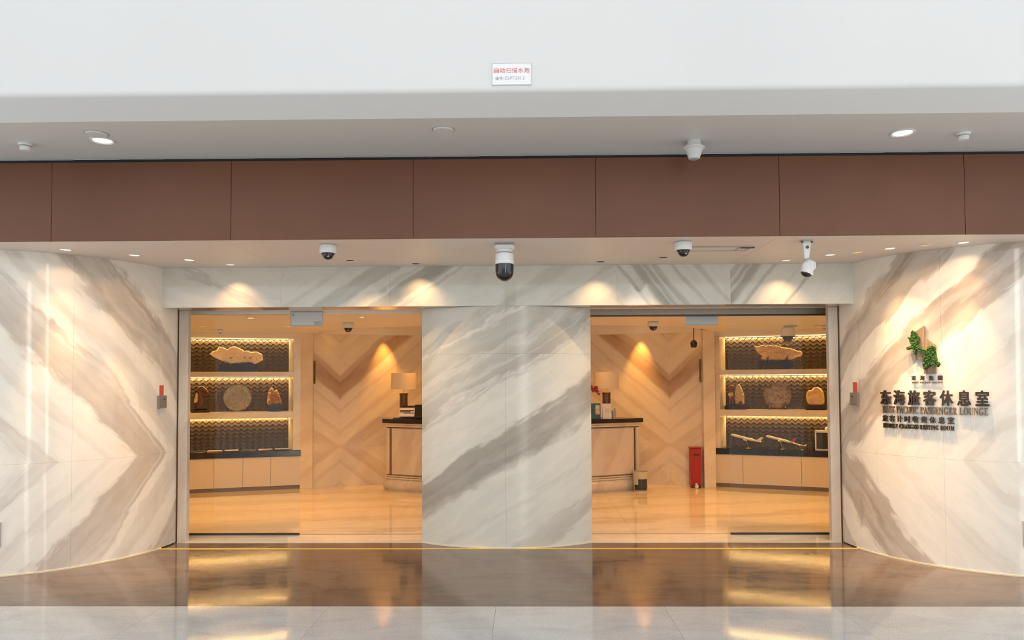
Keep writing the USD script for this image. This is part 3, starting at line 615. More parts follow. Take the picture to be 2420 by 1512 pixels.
# --- lettering on the right wall
RP = wall_path(1)
def wall_text(txt, h, s0, z0, mat, par, name, font="Noto Sans CJK Regular", ref=None, width=None, depth=.018, off=.012, grow=0.0, upright=False):
    g, adv = glyphs(txt, h, font, ref or txt, grow)
    b = g.bounds; g = affinity.translate(g, -b[0], -b[1] if upright else 0)
    if width: g = affinity.scale(g, width / (b[2] - b[0]), 1, origin=(0, 0))
    if upright: g = affinity.scale(g, 1, h / (b[3] - b[1]), origin=(0, 0))
    v, f = extrude(g, depth); out = np.empty_like(v)
    for i, (a, c, d) in enumerate(v):
        p = RP(s0 + a); out[i] = (p[0] + p[2] * (off + d), p[1] + p[3] * (off + d), z0 + c)
    # pins that carry the letter off the stone
    return obj(name, (out, f), mat, par)
def row_serif(txt, h, sa, sb, z, par, mat, grow=0.0, depth=.012, sp=.55):
    adv = [glyphs(serif(c), h, "NotoSansMath-Regular" if c.isalpha() else "Inter", serif("E"))[1] if c not in " -" else h * (.42 if c == " " else .55) for c in txt]
    k = (sb - sa) / sum(adv); s = sa
    for c, a in zip(txt, adv):
        if c == "-": obj("hyphen", on_wall(1, s + a * k * .2, s + a * k * .8, z + h * .36, z + h * .50, .010, .010 + depth, 2), mat, par)
        elif c != " ": wall_text(serif(c), h, s + a * k * .06, z, mat, par, "letter", "NotoSansMath-Regular", serif("E"), width=a * k * .88, depth=depth, off=.010, grow=grow)
        s += a * k
t = thing("lounge_name_characters", "large dark Chinese name characters in the middle of the right wall", "lettering", (3.8, 6.5, 1.38))
for i, c in enumerate("东海旅客休息室"): wall_text(c, .132, .668 + i * .1287 - .048, 1.388, M["ink"], t, "character", width=.098, depth=.022, grow=.0035, upright=True)
t = thing("lounge_name_letters", "thin bronze capitals reading East Pacific Passenger Lounge under the large characters", "lettering", (3.8, 6.5, 1.31))
row_serif("EAST PACIFIC PASSENGER LOUNGE", .062, .628, 1.482, 1.312, t, M["ink_thin"], grow=-.0004)
t = thing("resting_room_characters", "small dark Chinese characters below the long English line", "lettering", (3.7, 6.5, 1.23))
for i, c in enumerate("旅客计时收费休息室"): wall_text(c, .058, .632 + i * .0695, 1.234, M["ink"], t, "character", width=.050, depth=.014, grow=.0006, upright=True)
t = thing("resting_room_letters", "small dark capitals reading Hourly-Charged Resting Room, lowest line on the wall", "lettering", (3.7, 6.5, 1.17))
row_serif("HOURLY-CHARGED RESTING ROOM", .038, .632, 1.238, 1.178, t, M["ink"], grow=.0004)
t = thing("group_name_characters", "four tiny dark Chinese characters right under the green emblem", "lettering", (3.7, 6.5, 1.6))
for i, c in enumerate("東海集團"): wall_text(c, .041, .910 + i * .0705, 1.606, M["ink"], t, "character", width=.036, depth=.012, grow=.0008, upright=True)
t = thing("group_name_letters", "tiny bronze capitals reading East Pacific Group below four small characters", "lettering", (3.7, 6.5, 1.58))
row_serif("EAST PACIFIC GROUP", .014, .910, 1.156, 1.580, t, M["ink_thin"], depth=.006)
# emblem: tan vertical slats with two mossy green characters
t = thing("wall_emblem", "emblem of tan vertical slats with two mossy green characters", "emblem", (3.7, 6.5, 1.66))
def esz(cx, cy): return .89 + (2060 + cx / 5.04 - 2150) * .00347, 2.084 - (740 + cy / 5.04 - 770) * .00373   # sketch units of the emblem to metres along and up the wall
sl = np.arange(.939, 1.110, .0108)
for s_ in sl:
    zt = np.interp(s_, [.939, .966, 1.016, 1.0185, 1.111], [2.03, 2.05, 2.085, 1.978, 1.905]); zb = 1.789 if s_ < 1.012 else 1.663
    obj("slat", on_wall(1, s_, s_ + .0088, zb, zt, .006, .024, 1), M["slat"], t)
obj("slat_base", on_wall(1, .940, 1.018, 1.795, 1.98, .001, .006, 3), M["slat"], t); obj("slat_base", on_wall(1, 1.018, 1.108, 1.67, 1.90, .001, .006, 3), M["slat"], t)
def moss_char(pts, holes, seed, name="moss_character"):
    p = Polygon([esz(*q) for q in pts], [[esz(*q) for q in h] for h in holes]).buffer(0).buffer(.003)
    v, f = extrude(p.simplify(.0005), .024)
    m = trimesh.Trimesh(v, f, process=True).subdivide_to_size(.011); v, f = np.array(m.vertices), np.array(m.faces)
    v = v + np.c_[*[(meshkit.noise(v * 170, seed + q) - .5) * .010 for q in range(3)]]
    out = np.empty_like(v)
    for i, (a, cc, d) in enumerate(v):
        q = RP(a); out[i] = (q[0] + q[2] * (.024 + d), q[1] + q[3] * (.024 + d), cc)
    obj(name, (out, f), M["moss"], t)
moss_char([(515, 205), (560, 235), (575, 275), (592, 290), (588, 345), (560, 375), (600, 395), (632, 428), (622, 445), (590, 440), (548, 408), (546, 480), (530, 480), (524, 405), (492, 412), (455, 427), (448, 405), (490, 393), (515, 378), (495, 340), (480, 300), (463, 290), (500, 283), (510, 250)], [], 3)
moss_char([(632, 425), (668, 445), (692, 478), (672, 492), (640, 462)], [], 4, "moss_dot")
moss_char([(700, 408), (740, 398), (770, 408), (776, 450), (782, 500), (786, 550), (800, 585), (822, 608), (800, 637), (765, 625), (742, 604), (715, 618), (690, 640), (672, 662), (645, 655), (640, 612), (662, 590), (638, 580), (660, 552), (648, 510), (680, 492), (700, 470), (690, 440)], [[(715, 545), (735, 540), (730, 570), (712, 572)], [(738, 470), (752, 468), (750, 490), (738, 490)]], 5)
moss_char([(640, 500), (658, 508), (664, 540), (648, 545)], [], 6, "moss_dot")
# ================================================================ DOORS
for side, n, zb in ((-1, 1, 2.346), (1, 2, 2.303)):
    d = struct(f"door_{n}")
    xa, xb, xm = side * .845, side * 3.43, side * (2.205 if side < 0 else 2.335)
    obj("head_rail", bx(xa, xb, 7.80, 7.90, zb + .006, ZL, .002), M["rail_grey"] if side > 0 else M["lounge_white"], d)
    obj("head_seal" if side > 0 else "head_lip", bx(xa, xb, 7.80, 7.90, zb - .004, zb + .006), M["dark_metal"] if side > 0 else M["lounge_white"], d)
    obj("floor_track", bx(xa, xb, 7.872, 7.898, -.01, .003), M["bronze"], d)
    for nm, a, b, y, h, mt in (("fixed", xm, xb, 7.845, .024, M["dark_metal"]),):
        a, b = min(a, b), max(a, b)
        obj("glass_leaf", bx(a, b, y - .005, y + .005, h, zb - .004), M["glass"], d, label=f"{nm} glass leaf at the outer side of the doorway")
        obj("bottom_rail", bx(a, b, y - .012, y + .012, .004, h), mt, d)
# notices hung at the door heads
t = thing("door_notice", "pale notice plate with a green mark hanging at the top of the left doorway", "sign", (-2.115, 7.79, 2.29))
a, b, c, e = -2.288, -1.944, 2.212, 2.362
obj("board", bx(a, b, 7.784, 7.79, c, e), M["notice"], t)
obj("frame", join(bx(a, b, 7.780, 7.784, c, c + .006), bx(a, b, 7.780, 7.784, e - .006, e), bx(a, a + .006, 7.780, 7.784, c + .006, e - .006), bx(b - .006, b, 7.780, 7.784, c + .006, e - .006)), M["cam_grey"], t)
obj("green_mark", (lambda m: xf(m, None, (a + .028, 7.7835, e - .034)))(xf(puff(smooth_poly([(0, -.014), (.008, -.002), (.004, .012), (-.004, .008), (-.007, -.004)]), .002, .003))), M["green_dot"], t)
obj("grey_label", bx(b - .095, b - .018, 7.782, 7.784, c + .012, c + .048), M["notice_patch"], t)
t = thing("door_notice", "blue grey notice plate half hidden behind the right door rail", "sign", (2.085, 7.93, 2.28))
obj("board", bx(1.913, 2.255, 7.925, 7.931, 2.206, 2.368), M["notice"], t); obj("lower_edge", bx(1.913, 2.255, 7.921, 7.925, 2.206, 2.214), M["cam_grey"], t)

# ================================================================ LOUNGE
UB = {-1: (np.array([-3.24, 11.292]), np.array([-.9485, -.3166]), np.array([-.3166, .9485])), 1: (np.array([3.075, 11.425]), np.array([.9314, -.364]), np.array([.364, .9314]))}
def LM(side):
    B, u, n = UB[side]; return np.array([[u[0], n[0], 0], [u[1], n[1], 0], [0, 0, 1.0]]), np.array([B[0], B[1], 0])
def LX(side, m): A, o = LM(side); return xf(m, A, o)
def LP(side, u, n, z): A, o = LM(side); return A @ np.array([u, n, z]) + o
def lbox(side, u0, u1, n0, n1, z0, z1, r=0.0): return LX(side, bx(u0, u1, n0, n1, z0, z1, r))
def lprism(side, pts, z0, z1): return LX(side, xf(extrude(Polygon(pts), z1 - z0), None, (0, 0, z0)))
ND = .36
LEN = {-1: 2.0, 1: 2.05}
US = {-1: .175, 1: .155}
for side, nm in ((-1, "left"), (1, "right")):
    Lu = LEN[side]; us = US[side]; uf = .107 if side < 0 else .005; uq = .107
    # cabinet base
    t = thing("base_cabinet", f"row of cream cabinet doors under the {nm} display shelves", "cabinet", LP(side, 0, 0, 0), group=None)
    obj("body", lbox(side, .004, Lu, .022, ND + .1, .06, .505), M["cabinet"], t)
    obj("plinth", lbox(side, .01, Lu, .05, ND + .1, 0, .06), M["plinth"], t)
    cuts = [.004, .43, .826, 1.226, 1.62, Lu] if side < 0 else [.004, .428, 1.252, Lu]
    for i in range(len(cuts) - 1): obj("door_panel", lbox(side, cuts[i] + .002, cuts[i + 1] - .002, 0, .02, .062, .50, .002), M["cabinet"], t)
    w = obj("worktop", lbox(side, -.002, Lu, -.022, ND + .1, .508, .592, .004), M["black_stone"])
    tag(w, f"polished black worktop running along the {nm} display wall", "worktop")
    # niche
    cw = struct("wall_niche"); obj("niche_side", lprism(side, [(uq, .0), (us - .003, ND - .022), (us - .05, ND - .022), (.0, ND), (.0, .0)], .593, 2.30), M["marble_shelf"], cw)
    obj("niche_stile", lbox(side, .0, uq, -.004, .0, .593, 2.30), M["marble_shelf"], cw)
    t = thing("relief_panel", f"dark zigzag relief panel behind the {nm} display shelves", "wall panel", LP(side, 0, ND, .6))
    obj("back_board", lbox(side, us + .002, Lu, ND + .004, ND + .03, .593, 2.302), M["dark_wood"], t)
    tp = struct(f"trim_{3 if side < 0 else 4}"); obj("head_band", lbox(side, .0, Lu, -.004, ND + .08, 2.303, ZL - .001), M["lounge_white"], tp)
    # zigzag relief tiles
    V, F = [], []; pw, ph = .046, .058
    for (z0, z1) in ((.593, 1.09), (1.18, 1.71), (1.785, 2.302)):
        nr = int((z1 - z0) / ph) + 1; nc = int((Lu - us) / pw) + 1
        for r in range(-1, nr):
            for c in range(nc):
                ua = us + c * pw; ub = min(ua + pw, Lu); sgn = 1 if c % 2 else -1
                za, zb_ = z0 + r * ph + (0 if sgn < 0 else .04), z0 + r * ph + (.04 if sgn < 0 else 0)
                q = [(ua, za), (ub, zb_), (ub, zb_ + ph), (ua, za + ph)]; q = [(p[0], min(max(p[1], z0), z1)) for p in q]
                if q[2][1] - q[1][1] < .004 and q[3][1] - q[0][1] < .004: continue
                d = [.0, .007, .007, .0] if sgn > 0 else [.007, .0, .0, .007]
                tilt = [.013, .013, .0, .0]
                k = len(V); V += [(p[0], ND + .004 - dd * .8 - tt - .004, p[1]) for p, dd, tt in zip(q, d, tilt)] + [(p[0], ND + .004, p[1]) for p in q]
                F += [(k, k + 1, k + 2, k + 3), (k, k + 4, k + 5, k + 1), (k + 3, k + 2, k + 6, k + 7), (k, k + 3, k + 7, k + 4), (k + 1, k + 5, k + 6, k + 2)]
    obj("zigzag_relief", LX(side, (np.array(V), np.array(F))), M["chevron"], t, label="dark zigzag relief back panel", kind="stuff")
    for zt, z1, which in ((1.09, 1.18, "lower"), (1.71, 1.785, "upper"), (2.302, None, "")):
        if z1:
            w = thing("display_shelf", f"{which} thick marble shelf of the {nm} display wall with a golden light strip below", "shelf", LP(side, 0, 0, zt))
            obj("board", lbox(side, uf, Lu, -.012, ND - .025, zt, z1, .003), M["marble_shelf"], w)
        else: w = tp
        obj("light_strip", lbox(side, us + .005, Lu, ND - .048, ND - .034, zt - .009, zt - .001), M["led"], w, label="lit golden strip")
        c = LP(side, (us + Lu) / 2, ND - .041, zt - .012); A, _ = LM(side)
        rect(c, A @ np.array([0, .06, -1.0]), Lu - us - .02, .012, E_STRIP, GOLD, xaxis=A @ np.array([1.0, 0, 0]))

# pull handles of the hidden doors
for side, nm in ((-1, "left"), (1, "right")):
    x = -3.03 if side < 0 else 2.875; y = 12.1 - .081 * x * x - .02
    t = thing("pull_handle", f"long dark vertical pull handle on the marble beside the {nm} display shelves", "handle", (x, y, 1.62), group=None)
    obj("bar", bx(x - .012, x + .012, y - .05, y - .034, 1.60, 1.95, .004), M["bronze"], t)
    for z in (1.66, 1.88): obj("standoff", bx(x - .006, x + .006, y - .034, y + .02, z, z + .014), M["bronze"], t)

# reception counter
RC, YC0 = 3.17, 10.64
def cpath(off, x0=0.0):
    def f(x):
        y = YC0 + x * x / (2 * RC) - off; t = np.array([1, x / RC]); t /= np.hypot(*t); return x, y, t[1], -t[0]
    return f
def cplan(hw, off, yb=11.42, n=40):
    xs_ = np.linspace(-hw, hw, n); return Polygon([(x, YC0 + x * x / (2 * RC) - off) for x in xs_] + [(hw, yb), (-hw, yb)])
t = thing("reception_counter", "curved marble reception counter standing behind the pier", "reception desk", (0, 11.0, 0))
obj("body", xf(extrude(cplan(1.90, 0), .86), None, (0, 0, .14)), M["marble_counter"], t, smooth=25)
prof = [(0.0, .02), (.03, .045), (.07, .06), (.11, .055), (.145, .03), (.165, .012)]
rings = []
for z, o in prof:
    xs_ = np.linspace(-1.90 - o, 1.90 + o, 40); rings.append([(x, YC0 + x * x / (2 * RC) - o, z) for x in xs_] + [(1.90 + o, 11.42, z), (-1.90 - o, 11.42, z)])
R_ = np.array(rings); nr, nn = R_.shape[:2]; V = R_.reshape(-1, 3); F = [(i * nn + j, i * nn + (j + 1) % nn, (i + 1) * nn + (j + 1) % nn, (i + 1) * nn + j) for i in range(nr - 1) for j in range(nn)]
obj("flared_base", trimesh.Trimesh(V, tri(np.array(F)), process=True), M["marble_counter"], t, smooth=50)
obj("black_top", xf(extrude(cplan(1.965, .075), .062), None, (0, 0, 1.004)), M["black_stone"], t, smooth=25)
def cband(name, xa, xb, z0, z1, off, thick, mat, n=24): slab_obj(name, t, mat, cpath(0), xa, xb, z0, z1, thick, n=n, off=off)
for z0, z1, o in ((.975, 1.003, .030), (.945, .972, .018), (.170, .195, .030), (.200, .222, .018)): cband("moulding", -1.90, 1.90, z0, z1, o, o, M["marble_counter"], 36)
for z0, z1, o in ((.932, .944, .012), (.196, .200, .022), (.972, .975, .02), (.224, .232, .012)): cband("gold_line", -1.895, 1.895, z0, z1, o, o, M["bronze"], 36)
cband("front_panel", -1.80, -.62, .245, .92, .014, .014, M["marble_counter"], 14); cband("front_panel", -.60, .60, .245, .92, .014, .014, M["marble_counter"], 14); cband("front_panel", .62, 1.80, .245, .92, .014, .014, M["marble_counter"], 14)
for xa in (-1.835, 1.823): cband("upright_line", xa, xa + .012, .235, .93, .012, .012, M["bronze"], 1)
for xa in (-1.895, 1.85): cband("end_pilaster", xa, xa + .045, .235, .93, .016, .016, M["marble_counter"], 2)
CT = 1.066
# table lamps on the counter
for x, nm in ((-1.645, "left"), (1.42, "right")):
    y = 11.20
    t = thing("table_lamp", f"table lamp with pale drum shade and bronze cylinder base at the {nm} of the counter", "lamp", (x, y, CT), group=None)
    o = (x, y, CT)
    lb = obj("base", lathe([(0, 0), (.068, 0), (.070, .01), (.062, .03), (.060, .36), (.066, .372), (.064, .384), (0, .384)], 36, o), M["bronze"], t, smooth=30)
    obj("finial", lathe([(0, .384), (.018, .384), (.012, .395), (.008, .43), (.010, .44), (0, .447)], 20, o), M["brass"], lb, smooth=30)
    sh_ = obj("shade", lathe([(.186, .445), (.190, .445), (.186, .69), (.182, .69), (.186, .445)], 40, o), M["shade"], t, smooth=30)
    obj("shade_spider", join(bx(x - .184, x + .184, y - .003, y + .003, CT + .448, CT + .454), bx(x - .003, x + .003, y - .184, y + .184, CT + .448, CT + .454)), M["bronze"], sh_)
# things on the counter, left end
t = thing("calculator_stand", "white printed price card in a dark angled stand on the left of the counter", "card stand", (-1.5, 10.98, CT))
Ms = rotx(-.35)
obj("stand", xf(join(bx(-.02, .30, -.012, 0, 0, .20, .004), bx(.18, .30, -.03, -.012, 0, .21, .004)), Ms, (-1.62, 10.92, CT + .012)), M["cam_black"], t)
obj("foot", bx(-1.64, -1.32, 10.89, 11.02, CT, CT + .014, .004), M["cam_black"], t)
cd = obj("card", xf(bx(-.045, .18, -.018, -.0125, .03, .165), Ms, (-1.62, 10.915, CT + .012)), M["card_white"], t)
for k, (a, b, z) in enumerate(((-.035, .17, .115), (-.035, .12, .095), (.02, .17, .078))): obj("print_line", xf(bx(a, b, -.0195, -.018, z, z + .012), Ms, (-1.62, 10.915, CT + .012)), M["card_print"], cd)
t = thing("leaflet_stack", "small dark pad lying at the left front of the counter top", "notepad", (-1.68, 10.93, CT))
obj("pad", xf(bx(-.07, .07, -.05, .05, 0, .022, .004), rotz(.2), (-1.70, 11.0, CT)), M["cam_black"], t); obj("cover", xf(bx(-.065, .065, -.045, .045, .022, .025), rotz(.2), (-1.70, 11.0, CT)), M["card_print"], t)
# right end
t = thing("picture_holder", "teal picture card in a small stand at the right of the counter", "card stand", (1.22, 10.93, CT))
obj("card", xf(bx(-.11, .085, -.004, .004, 0, .225), rotx(-.12), (1.22, 10.95, CT + .004)), M["teal"], t); obj("foot", bx(1.12, 1.31, 10.91, 11.02, CT, CT + .006), M["dark_metal"], t)
obj("photo_patch", xf(bx(.01, .075, -.006, -.004, .06, .20), rotx(-.12), (1.22, 10.95, CT + .004)), M["stone_mottle"], t)
t = thing("white_card", "white tent card in front of the right lamp base", "card", (1.39, 10.92, CT))
cd = obj("front", xf(bx(-.062, .066, -.002, .002, 0, .225), rotx(-.10), (1.39, 10.90, CT)), M["card_white"], t); obj("back", xf(bx(-.062, .066, -.002, .002, 0, .225), rotx(.12), (1.39, 10.96, CT)), M["card_white"], t)
for z in (.13, .10): obj("print_line", xf(bx(-.03, .045, -.0035, -.002, z, z + .006), rotx(-.10), (1.39, 10.90, CT)), M["text_grey"], cd)
t = thing("pen_cup", "small grey cup beside the white tent card", "cup", (1.50, 10.95, CT))
obj("cup", lathe([(0, 0), (.030, 0), (.034, .12), (.031, .12), (.028, .01), (0, .01)], 20, (1.50, 10.95, CT)), M["cam_grey"], t, smooth=30); obj("pen", tube([(1.50, 10.95, CT + .02), (1.515, 10.95, CT + .155)], .005, 6), M["dark_metal"], t)
t = thing("orchid", "red orchid flowers on a thin stem above the counter", "flower", (1.05, 10.93, CT))
obj("pot", lathe([(0, 0), (.055, 0), (.07, .11), (.064, .11), (.05, .1), (0, .1)], 24, (1.02, 10.94, CT)), M["card_white"], t, smooth=30)
pts = [(1.02, 10.94, CT + .1), (1.04, 10.94, CT + .3), (1.10, 10.93, CT + .44), (1.19, 10.92, CT + .45), (1.25, 10.91, CT + .40), (1.285, 10.90, CT + .345)]
from scipy.interpolate import CubicSpline
tt = np.linspace(0, 5, 26); st_ = obj("stem", tube(CubicSpline(range(6), np.array(pts))(tt), .004, 6), M["stem"], t, smooth=True)
for k, (dx, dz, r) in enumerate(((1.155, .475, .030), (1.20, .43, .034), (1.235, .455, .030), (1.25, .405, .024), (1.275, .365, .018))):
    pet = [xf(sphere((0, 0, r * .6), r * .62, 1, (.75, .28, 1)), roty(a), (dx, 10.90, CT + dz)) for a in np.arange(5) * 2 * np.pi / 5 + k]
    obj("blossom", join(*pet), M["petal"], st_, smooth=True)
for a in (-.7, .3, 2.4): obj("leaf", xf(puff(smooth_poly([(0, 0), (.03, .06), (.025, .14), (0, .19), (-.025, .14), (-.03, .06)]), .003, .012), roty(a * .4) @ rotz(a), (1.02, 10.94, CT + .1)), M["stem"], t, smooth=True)

# bin and red stand
bxx, byy = 1.89, 11.0
t = thing("waste_bin", "cream tapered bin with a dark picture beside the counter", "bin", (bxx, byy, 0)); o = (bxx, byy, 0)
obj("pail", lathe([(0, 0), (.096, 0), (.100, .006), (.114, .28), (.117, .29), (.112, .29), (.096, .012), (0, .012)], 40, o), M["bin_cream"], t, smooth=30)
def cone_patch(a0, a1, z0, z1, off):
    aa = np.linspace(a0, a1, 14); rr = lambda z: .100 + (.114 - .100) * z / .28 + off
    v = [(bxx + rr(z) * math.cos(a), byy + rr(z) * math.sin(a), z) for z in (z0, z1) for a in aa]; f = [(i, i + 1, 15 + i, 14 + i) for i in range(13)]; return np.array(v), tri(np.array(f))
obj("dark_picture", cone_patch(-2.75, -.65, .02, .10, .0008), M["bin_print"], t, smooth=True); obj("dark_picture", cone_patch(-2.05, -.7, .10, .185, .0008), M["bin_print"], t, smooth=True)
x0, x1, y0 = 2.695, 2.858, 11.29
t = thing("red_dispenser", "tall narrow red stand with a dark slot beside the right pilaster", "dispenser", ((x0 + x1) / 2, y0 + .07, 0))
obj("body", bx(x0, x1, y0, y0 + .13, .03, .60, .006), M["red"], t); obj("top_lip", bx(x0 - .008, x1 + .008, y0 - .01, y0 + .14, .60, .612, .003), M["red"], t)
obj("slot", bx(x0 + .045, x1 - .03, y0 - .002, y0, .49, .515), M["cam_black"], t)
for xx in (x0 + .012, x1 - .04): obj("foot", bx(xx, xx + .028, y0 + .01, y0 + .12, 0, .03), M["dark_metal"], t)
t = thing("white_figurine", "tiny white and black toy at the foot of the red stand", "figurine", (2.79, 11.25, 0))
obj("body", sphere((2.775, 11.255, .028), .028, 2, (1, .8, 1)), M["card_white"], t, smooth=True); obj("head", sphere((2.765, 11.245, .062), .017, 2), M["card_white"], t, smooth=True); obj("dark_half", sphere((2.815, 11.26, .022), .022, 2, (1, .8, 1)), M["cam_black"], t, smooth=True)

# ---------------------------------------------------------------- things on the display shelves (u along the shelf, n into the niche)
Z1, Z2, ZW = 1.785, 1.18, .592
def on_shelf(side, name, label, cat, u, n, z, group=None): return thing(name, label, cat, LP(side, u, n, z), group=group)
def put(side, m, u, n, z):
    """a mesh built facing -y with x to the viewer's right, set into the unit's frame"""
    v, f = mesh_of(m); s = 1 if side > 0 else -1
    B, uu, nn = UB[side]; X = uu * s; base = LP(side, u, n, z)
    A = np.array([[X[0], nn[0], 0], [X[1], nn[1], 0], [0, 0, 1.0]]); return xf((v, f), A, base)
def stand_block(w, h, d, seed=0):
    p = smooth_poly([(-w / 2, 0), (-w / 2 * .96, h * .55), (-w * .42, h * .75), (-w * .3, h * .62), (-w * .12, h), (w * .15, h * .85), (w * .3, h * 1.1), (w * .42, h * .8), (w / 2 * .97, h * .5), (w / 2, 0)], 1)
    m = extrude(p, d); return xf((m[0][:, [0, 2, 1]] * np.array([1, 1, 1]), m[1][:, ::-1]), None, (0, -d / 2, 0))
# left, top shelf: long pale jade carving on a dark stand
t = on_shelf(-1, "jade_carving", "long pale jade carving with wavy top on the left top shelf", "carving", .93, .17, Z1)
k = 1 / 862 * .75
out = [(455, 380), (500, 335), (560, 320), (600, 255), (660, 270), (740, 305), (780, 265), (845, 248), (905, 270), (985, 300), (1000, 325), (1070, 320), (1110, 340), (1220, 335), (1305, 375), (1322, 470), (1240, 510), (1180, 545), (1090, 520), (960, 525), (940, 545), (800, 545), (740, 515), (640, 480), (540, 435)]
jp = Polygon([((x - 890) * k, (545 - y) * k * 1.05) for x, y in out]).buffer(.004)
obj("jade_body", put(-1, xf(puff(jp, .05, .012, .5, 3, 26), None, (0, 0, .115)), .93, .17, Z1), M["jade"], t, smooth=50)
obj("wood_stand", put(-1, stand_block(.57, .135, .10), .91, .17, Z1), M["dark_wood"], t, smooth=30)
for dx, dz in ((-.085, .21), (.115, .215), (.19, .21)): obj("carved_hole", put(-1, sphere((dx, -.052, dz), .014, 1, (1.2, .5, .8)), .93, .17, Z1), M["amber_stone"], t, smooth=True)
# left, middle shelf
t = on_shelf(-1, "carved_tree", "brown carved tree with a pale drop stone at the left end of the middle shelf", "carving", 1.42, .17, Z2)
obj("wood_stand", put(-1, join(bx(-.13, .13, -.06, .06, 0, .04, .008), bx(-.09, .09, -.05, .05, .04, .075, .01)), 1.43, .17, Z2), M["dark_wood"], t)
obj("trunk", put(-1, join(tube([(0, 0, .07), (.01, 0, .16), (-.005, 0, .27), (.015, 0, .38)], [.022, .016, .018, .012], 8), tube([(.0, 0, .30), (-.05, 0, .36), (-.075, 0, .33)], [.012, .012, .008], 8)), 1.43, .17, Z2), M["red_stone"], t, smooth=True)
obj("canopy", put(-1, xf(puff(smooth_poly([(-.07, .33), (-.02, .40), (.03, .39), (.09, .34), (.12, .27), (.06, .29), (.02, .33), (-.02, .32)]), .03, .012, .6, 5, 40)), 1.43, .17, Z2), M["red_stone"], t, smooth=60)
obj("drop_stone", put(-1, xf(puff(smooth_poly([(-.10, .15), (-.08, .24), (-.055, .31), (-.035, .26), (-.04, .16), (-.07, .14)]), .022, .01, .3, 6, 40), None, (0, -.01, 0)), 1.43, .17, Z2), M["jade_orange"], t, smooth=60)
def plate(side, u, r, mats, label, name="display_plate"):
    t = on_shelf(side, name, label, "plate", u, .19, Z2)
    P0 = [(0, .012), (r * .5, .010), (r * .7, .012), (r * .78, .020), (r * .97, .034), (r, .037), (r * .985, .030), (r * .75, .010), (r * .45, 0), (0, 0)]
    Mx = rotx(math.pi / 2 - .16)
    obj("dish", put(side, xf(lathe(P0[::-1], 48), Mx, (0, 0, r * .985 + .012)), u, .19, Z2), mats[0], t, smooth=40)
    obj("painted_face", put(side, xf(lathe([(0, .0135), (r * .5, .0115), (r * .68, .0135), (r * .70, .014), (0, .0165)], 40), Mx, (0, 0, r * .985 + .012)), u, .19, Z2), mats[1], t, smooth=40)
    for dx in (-r * .62, r * .62): obj("stand_leg", put(side, join(tube([(dx, -.055, .01), (dx * .9, -.03, .03), (dx * .8, .05, .10)], .009, 8), tube([(dx, -.06, .01), (dx, .10, .01)], .008, 8), tube([(dx * .8, .05, .10), (dx * .5, .10, .01)], .007, 8)), u, .19, Z2), M["dark_wood"], t, smooth=True)
    return t
def plate_mat(name, cols, scale, dist):
    return usdkit.material(stage, LOOKS + name, {"g": ("geometry", {}), "n": ("noise_texture", {"scale": scale, "detail": 2.0, "distortion": dist}), "r": ("rgb_ramp", {"ramp": cols}), "p": ("principled_bsdf", {"roughness": .2})}, [("g.position", "n.vector"), ("n.fac", "r.fac"), ("r.color", "p.base_color")], surface="p.BSDF")
M["plate_a"] = plate_mat("plate_pale_green", [(.3, (.30, .33, .24)), (.45, (.42, .36, .24)), (.55, (.50, .48, .38)), (.7, (.34, .36, .27))], 7, 2.0)
M["plate_a2"] = plate_mat("plate_flowers", [(.3, (.52, .20, .12)), (.42, (.50, .46, .34)), (.5, (.30, .33, .24)), (.6, (.46, .42, .30)), (.72, (.20, .22, .18))], 9, 2.5)
M["plate_b"] = plate_mat("plate_dark_glaze", [(.3, (.12, .075, .06)), (.5, (.30, .22, .15)), (.7, (.45, .36, .24))], 8, 1.5)
M["plate_b2"] = plate_mat("plate_swirl", [(.3, (.10, .06, .04)), (.42, (.42, .32, .20)), (.52, (.55, .44, .30)), (.6, (.22, .16, .12)), (.72, (.48, .38, .25))], 10, 3.0)
plate(-1, .915, .20, (M["plate_a"], M["plate_a2"]), "pale green painted plate on a stand, left middle shelf")
t = on_shelf(-1, "rock_specimen", "craggy amber rock on a dark base at the right of the left middle shelf", "carving", .385, .17, Z2)
p = smooth_poly([(-.11, .10), (-.105, .20), (-.09, .30), (-.05, .37), (-.015, .36), (.0, .30), (.03, .345), (.06, .30), (.09, .22), (.115, .12), (.09, .08), (0, .06)], 1)
obj("rock", put(-1, puff(p, .055, .011, .9, 9, 45), .385, .17, Z2), M["amber_stone"], t, smooth=40)
obj("wood_stand", put(-1, stand_block(.27, .12, .11), .38, .17, Z2), M["dark_wood"], t, smooth=30)
# magazines spread along the left worktop
for i in range(6):
    u = .27 + i * .24; t = on_shelf(-1, "leaflet_pile", f"pile of dark leaflets on the left black worktop, number {i + 1} from the pilaster".replace(f", number {i + 1} from the pilaster", (", beside the pilaster", ", second pile from the pilaster", ", third pile from the pilaster", ", third pile from the doorway jamb", ", second pile from the doorway jamb", ", nearest the doorway jamb")[i]), "leaflets", u, .12, ZW, "leaflet piles on the left worktop")
    for q in range(2): obj("leaflet", put(-1, xf(bx(-.10, .10, -.075, .075, q * .010, q * .010 + .009, .002), rotz(.12 * math.sin(i * 2.3 + q * 1.7))), u, .12, ZW), M["card_print"] if (i + q) % 3 == 0 else M["page"], t)
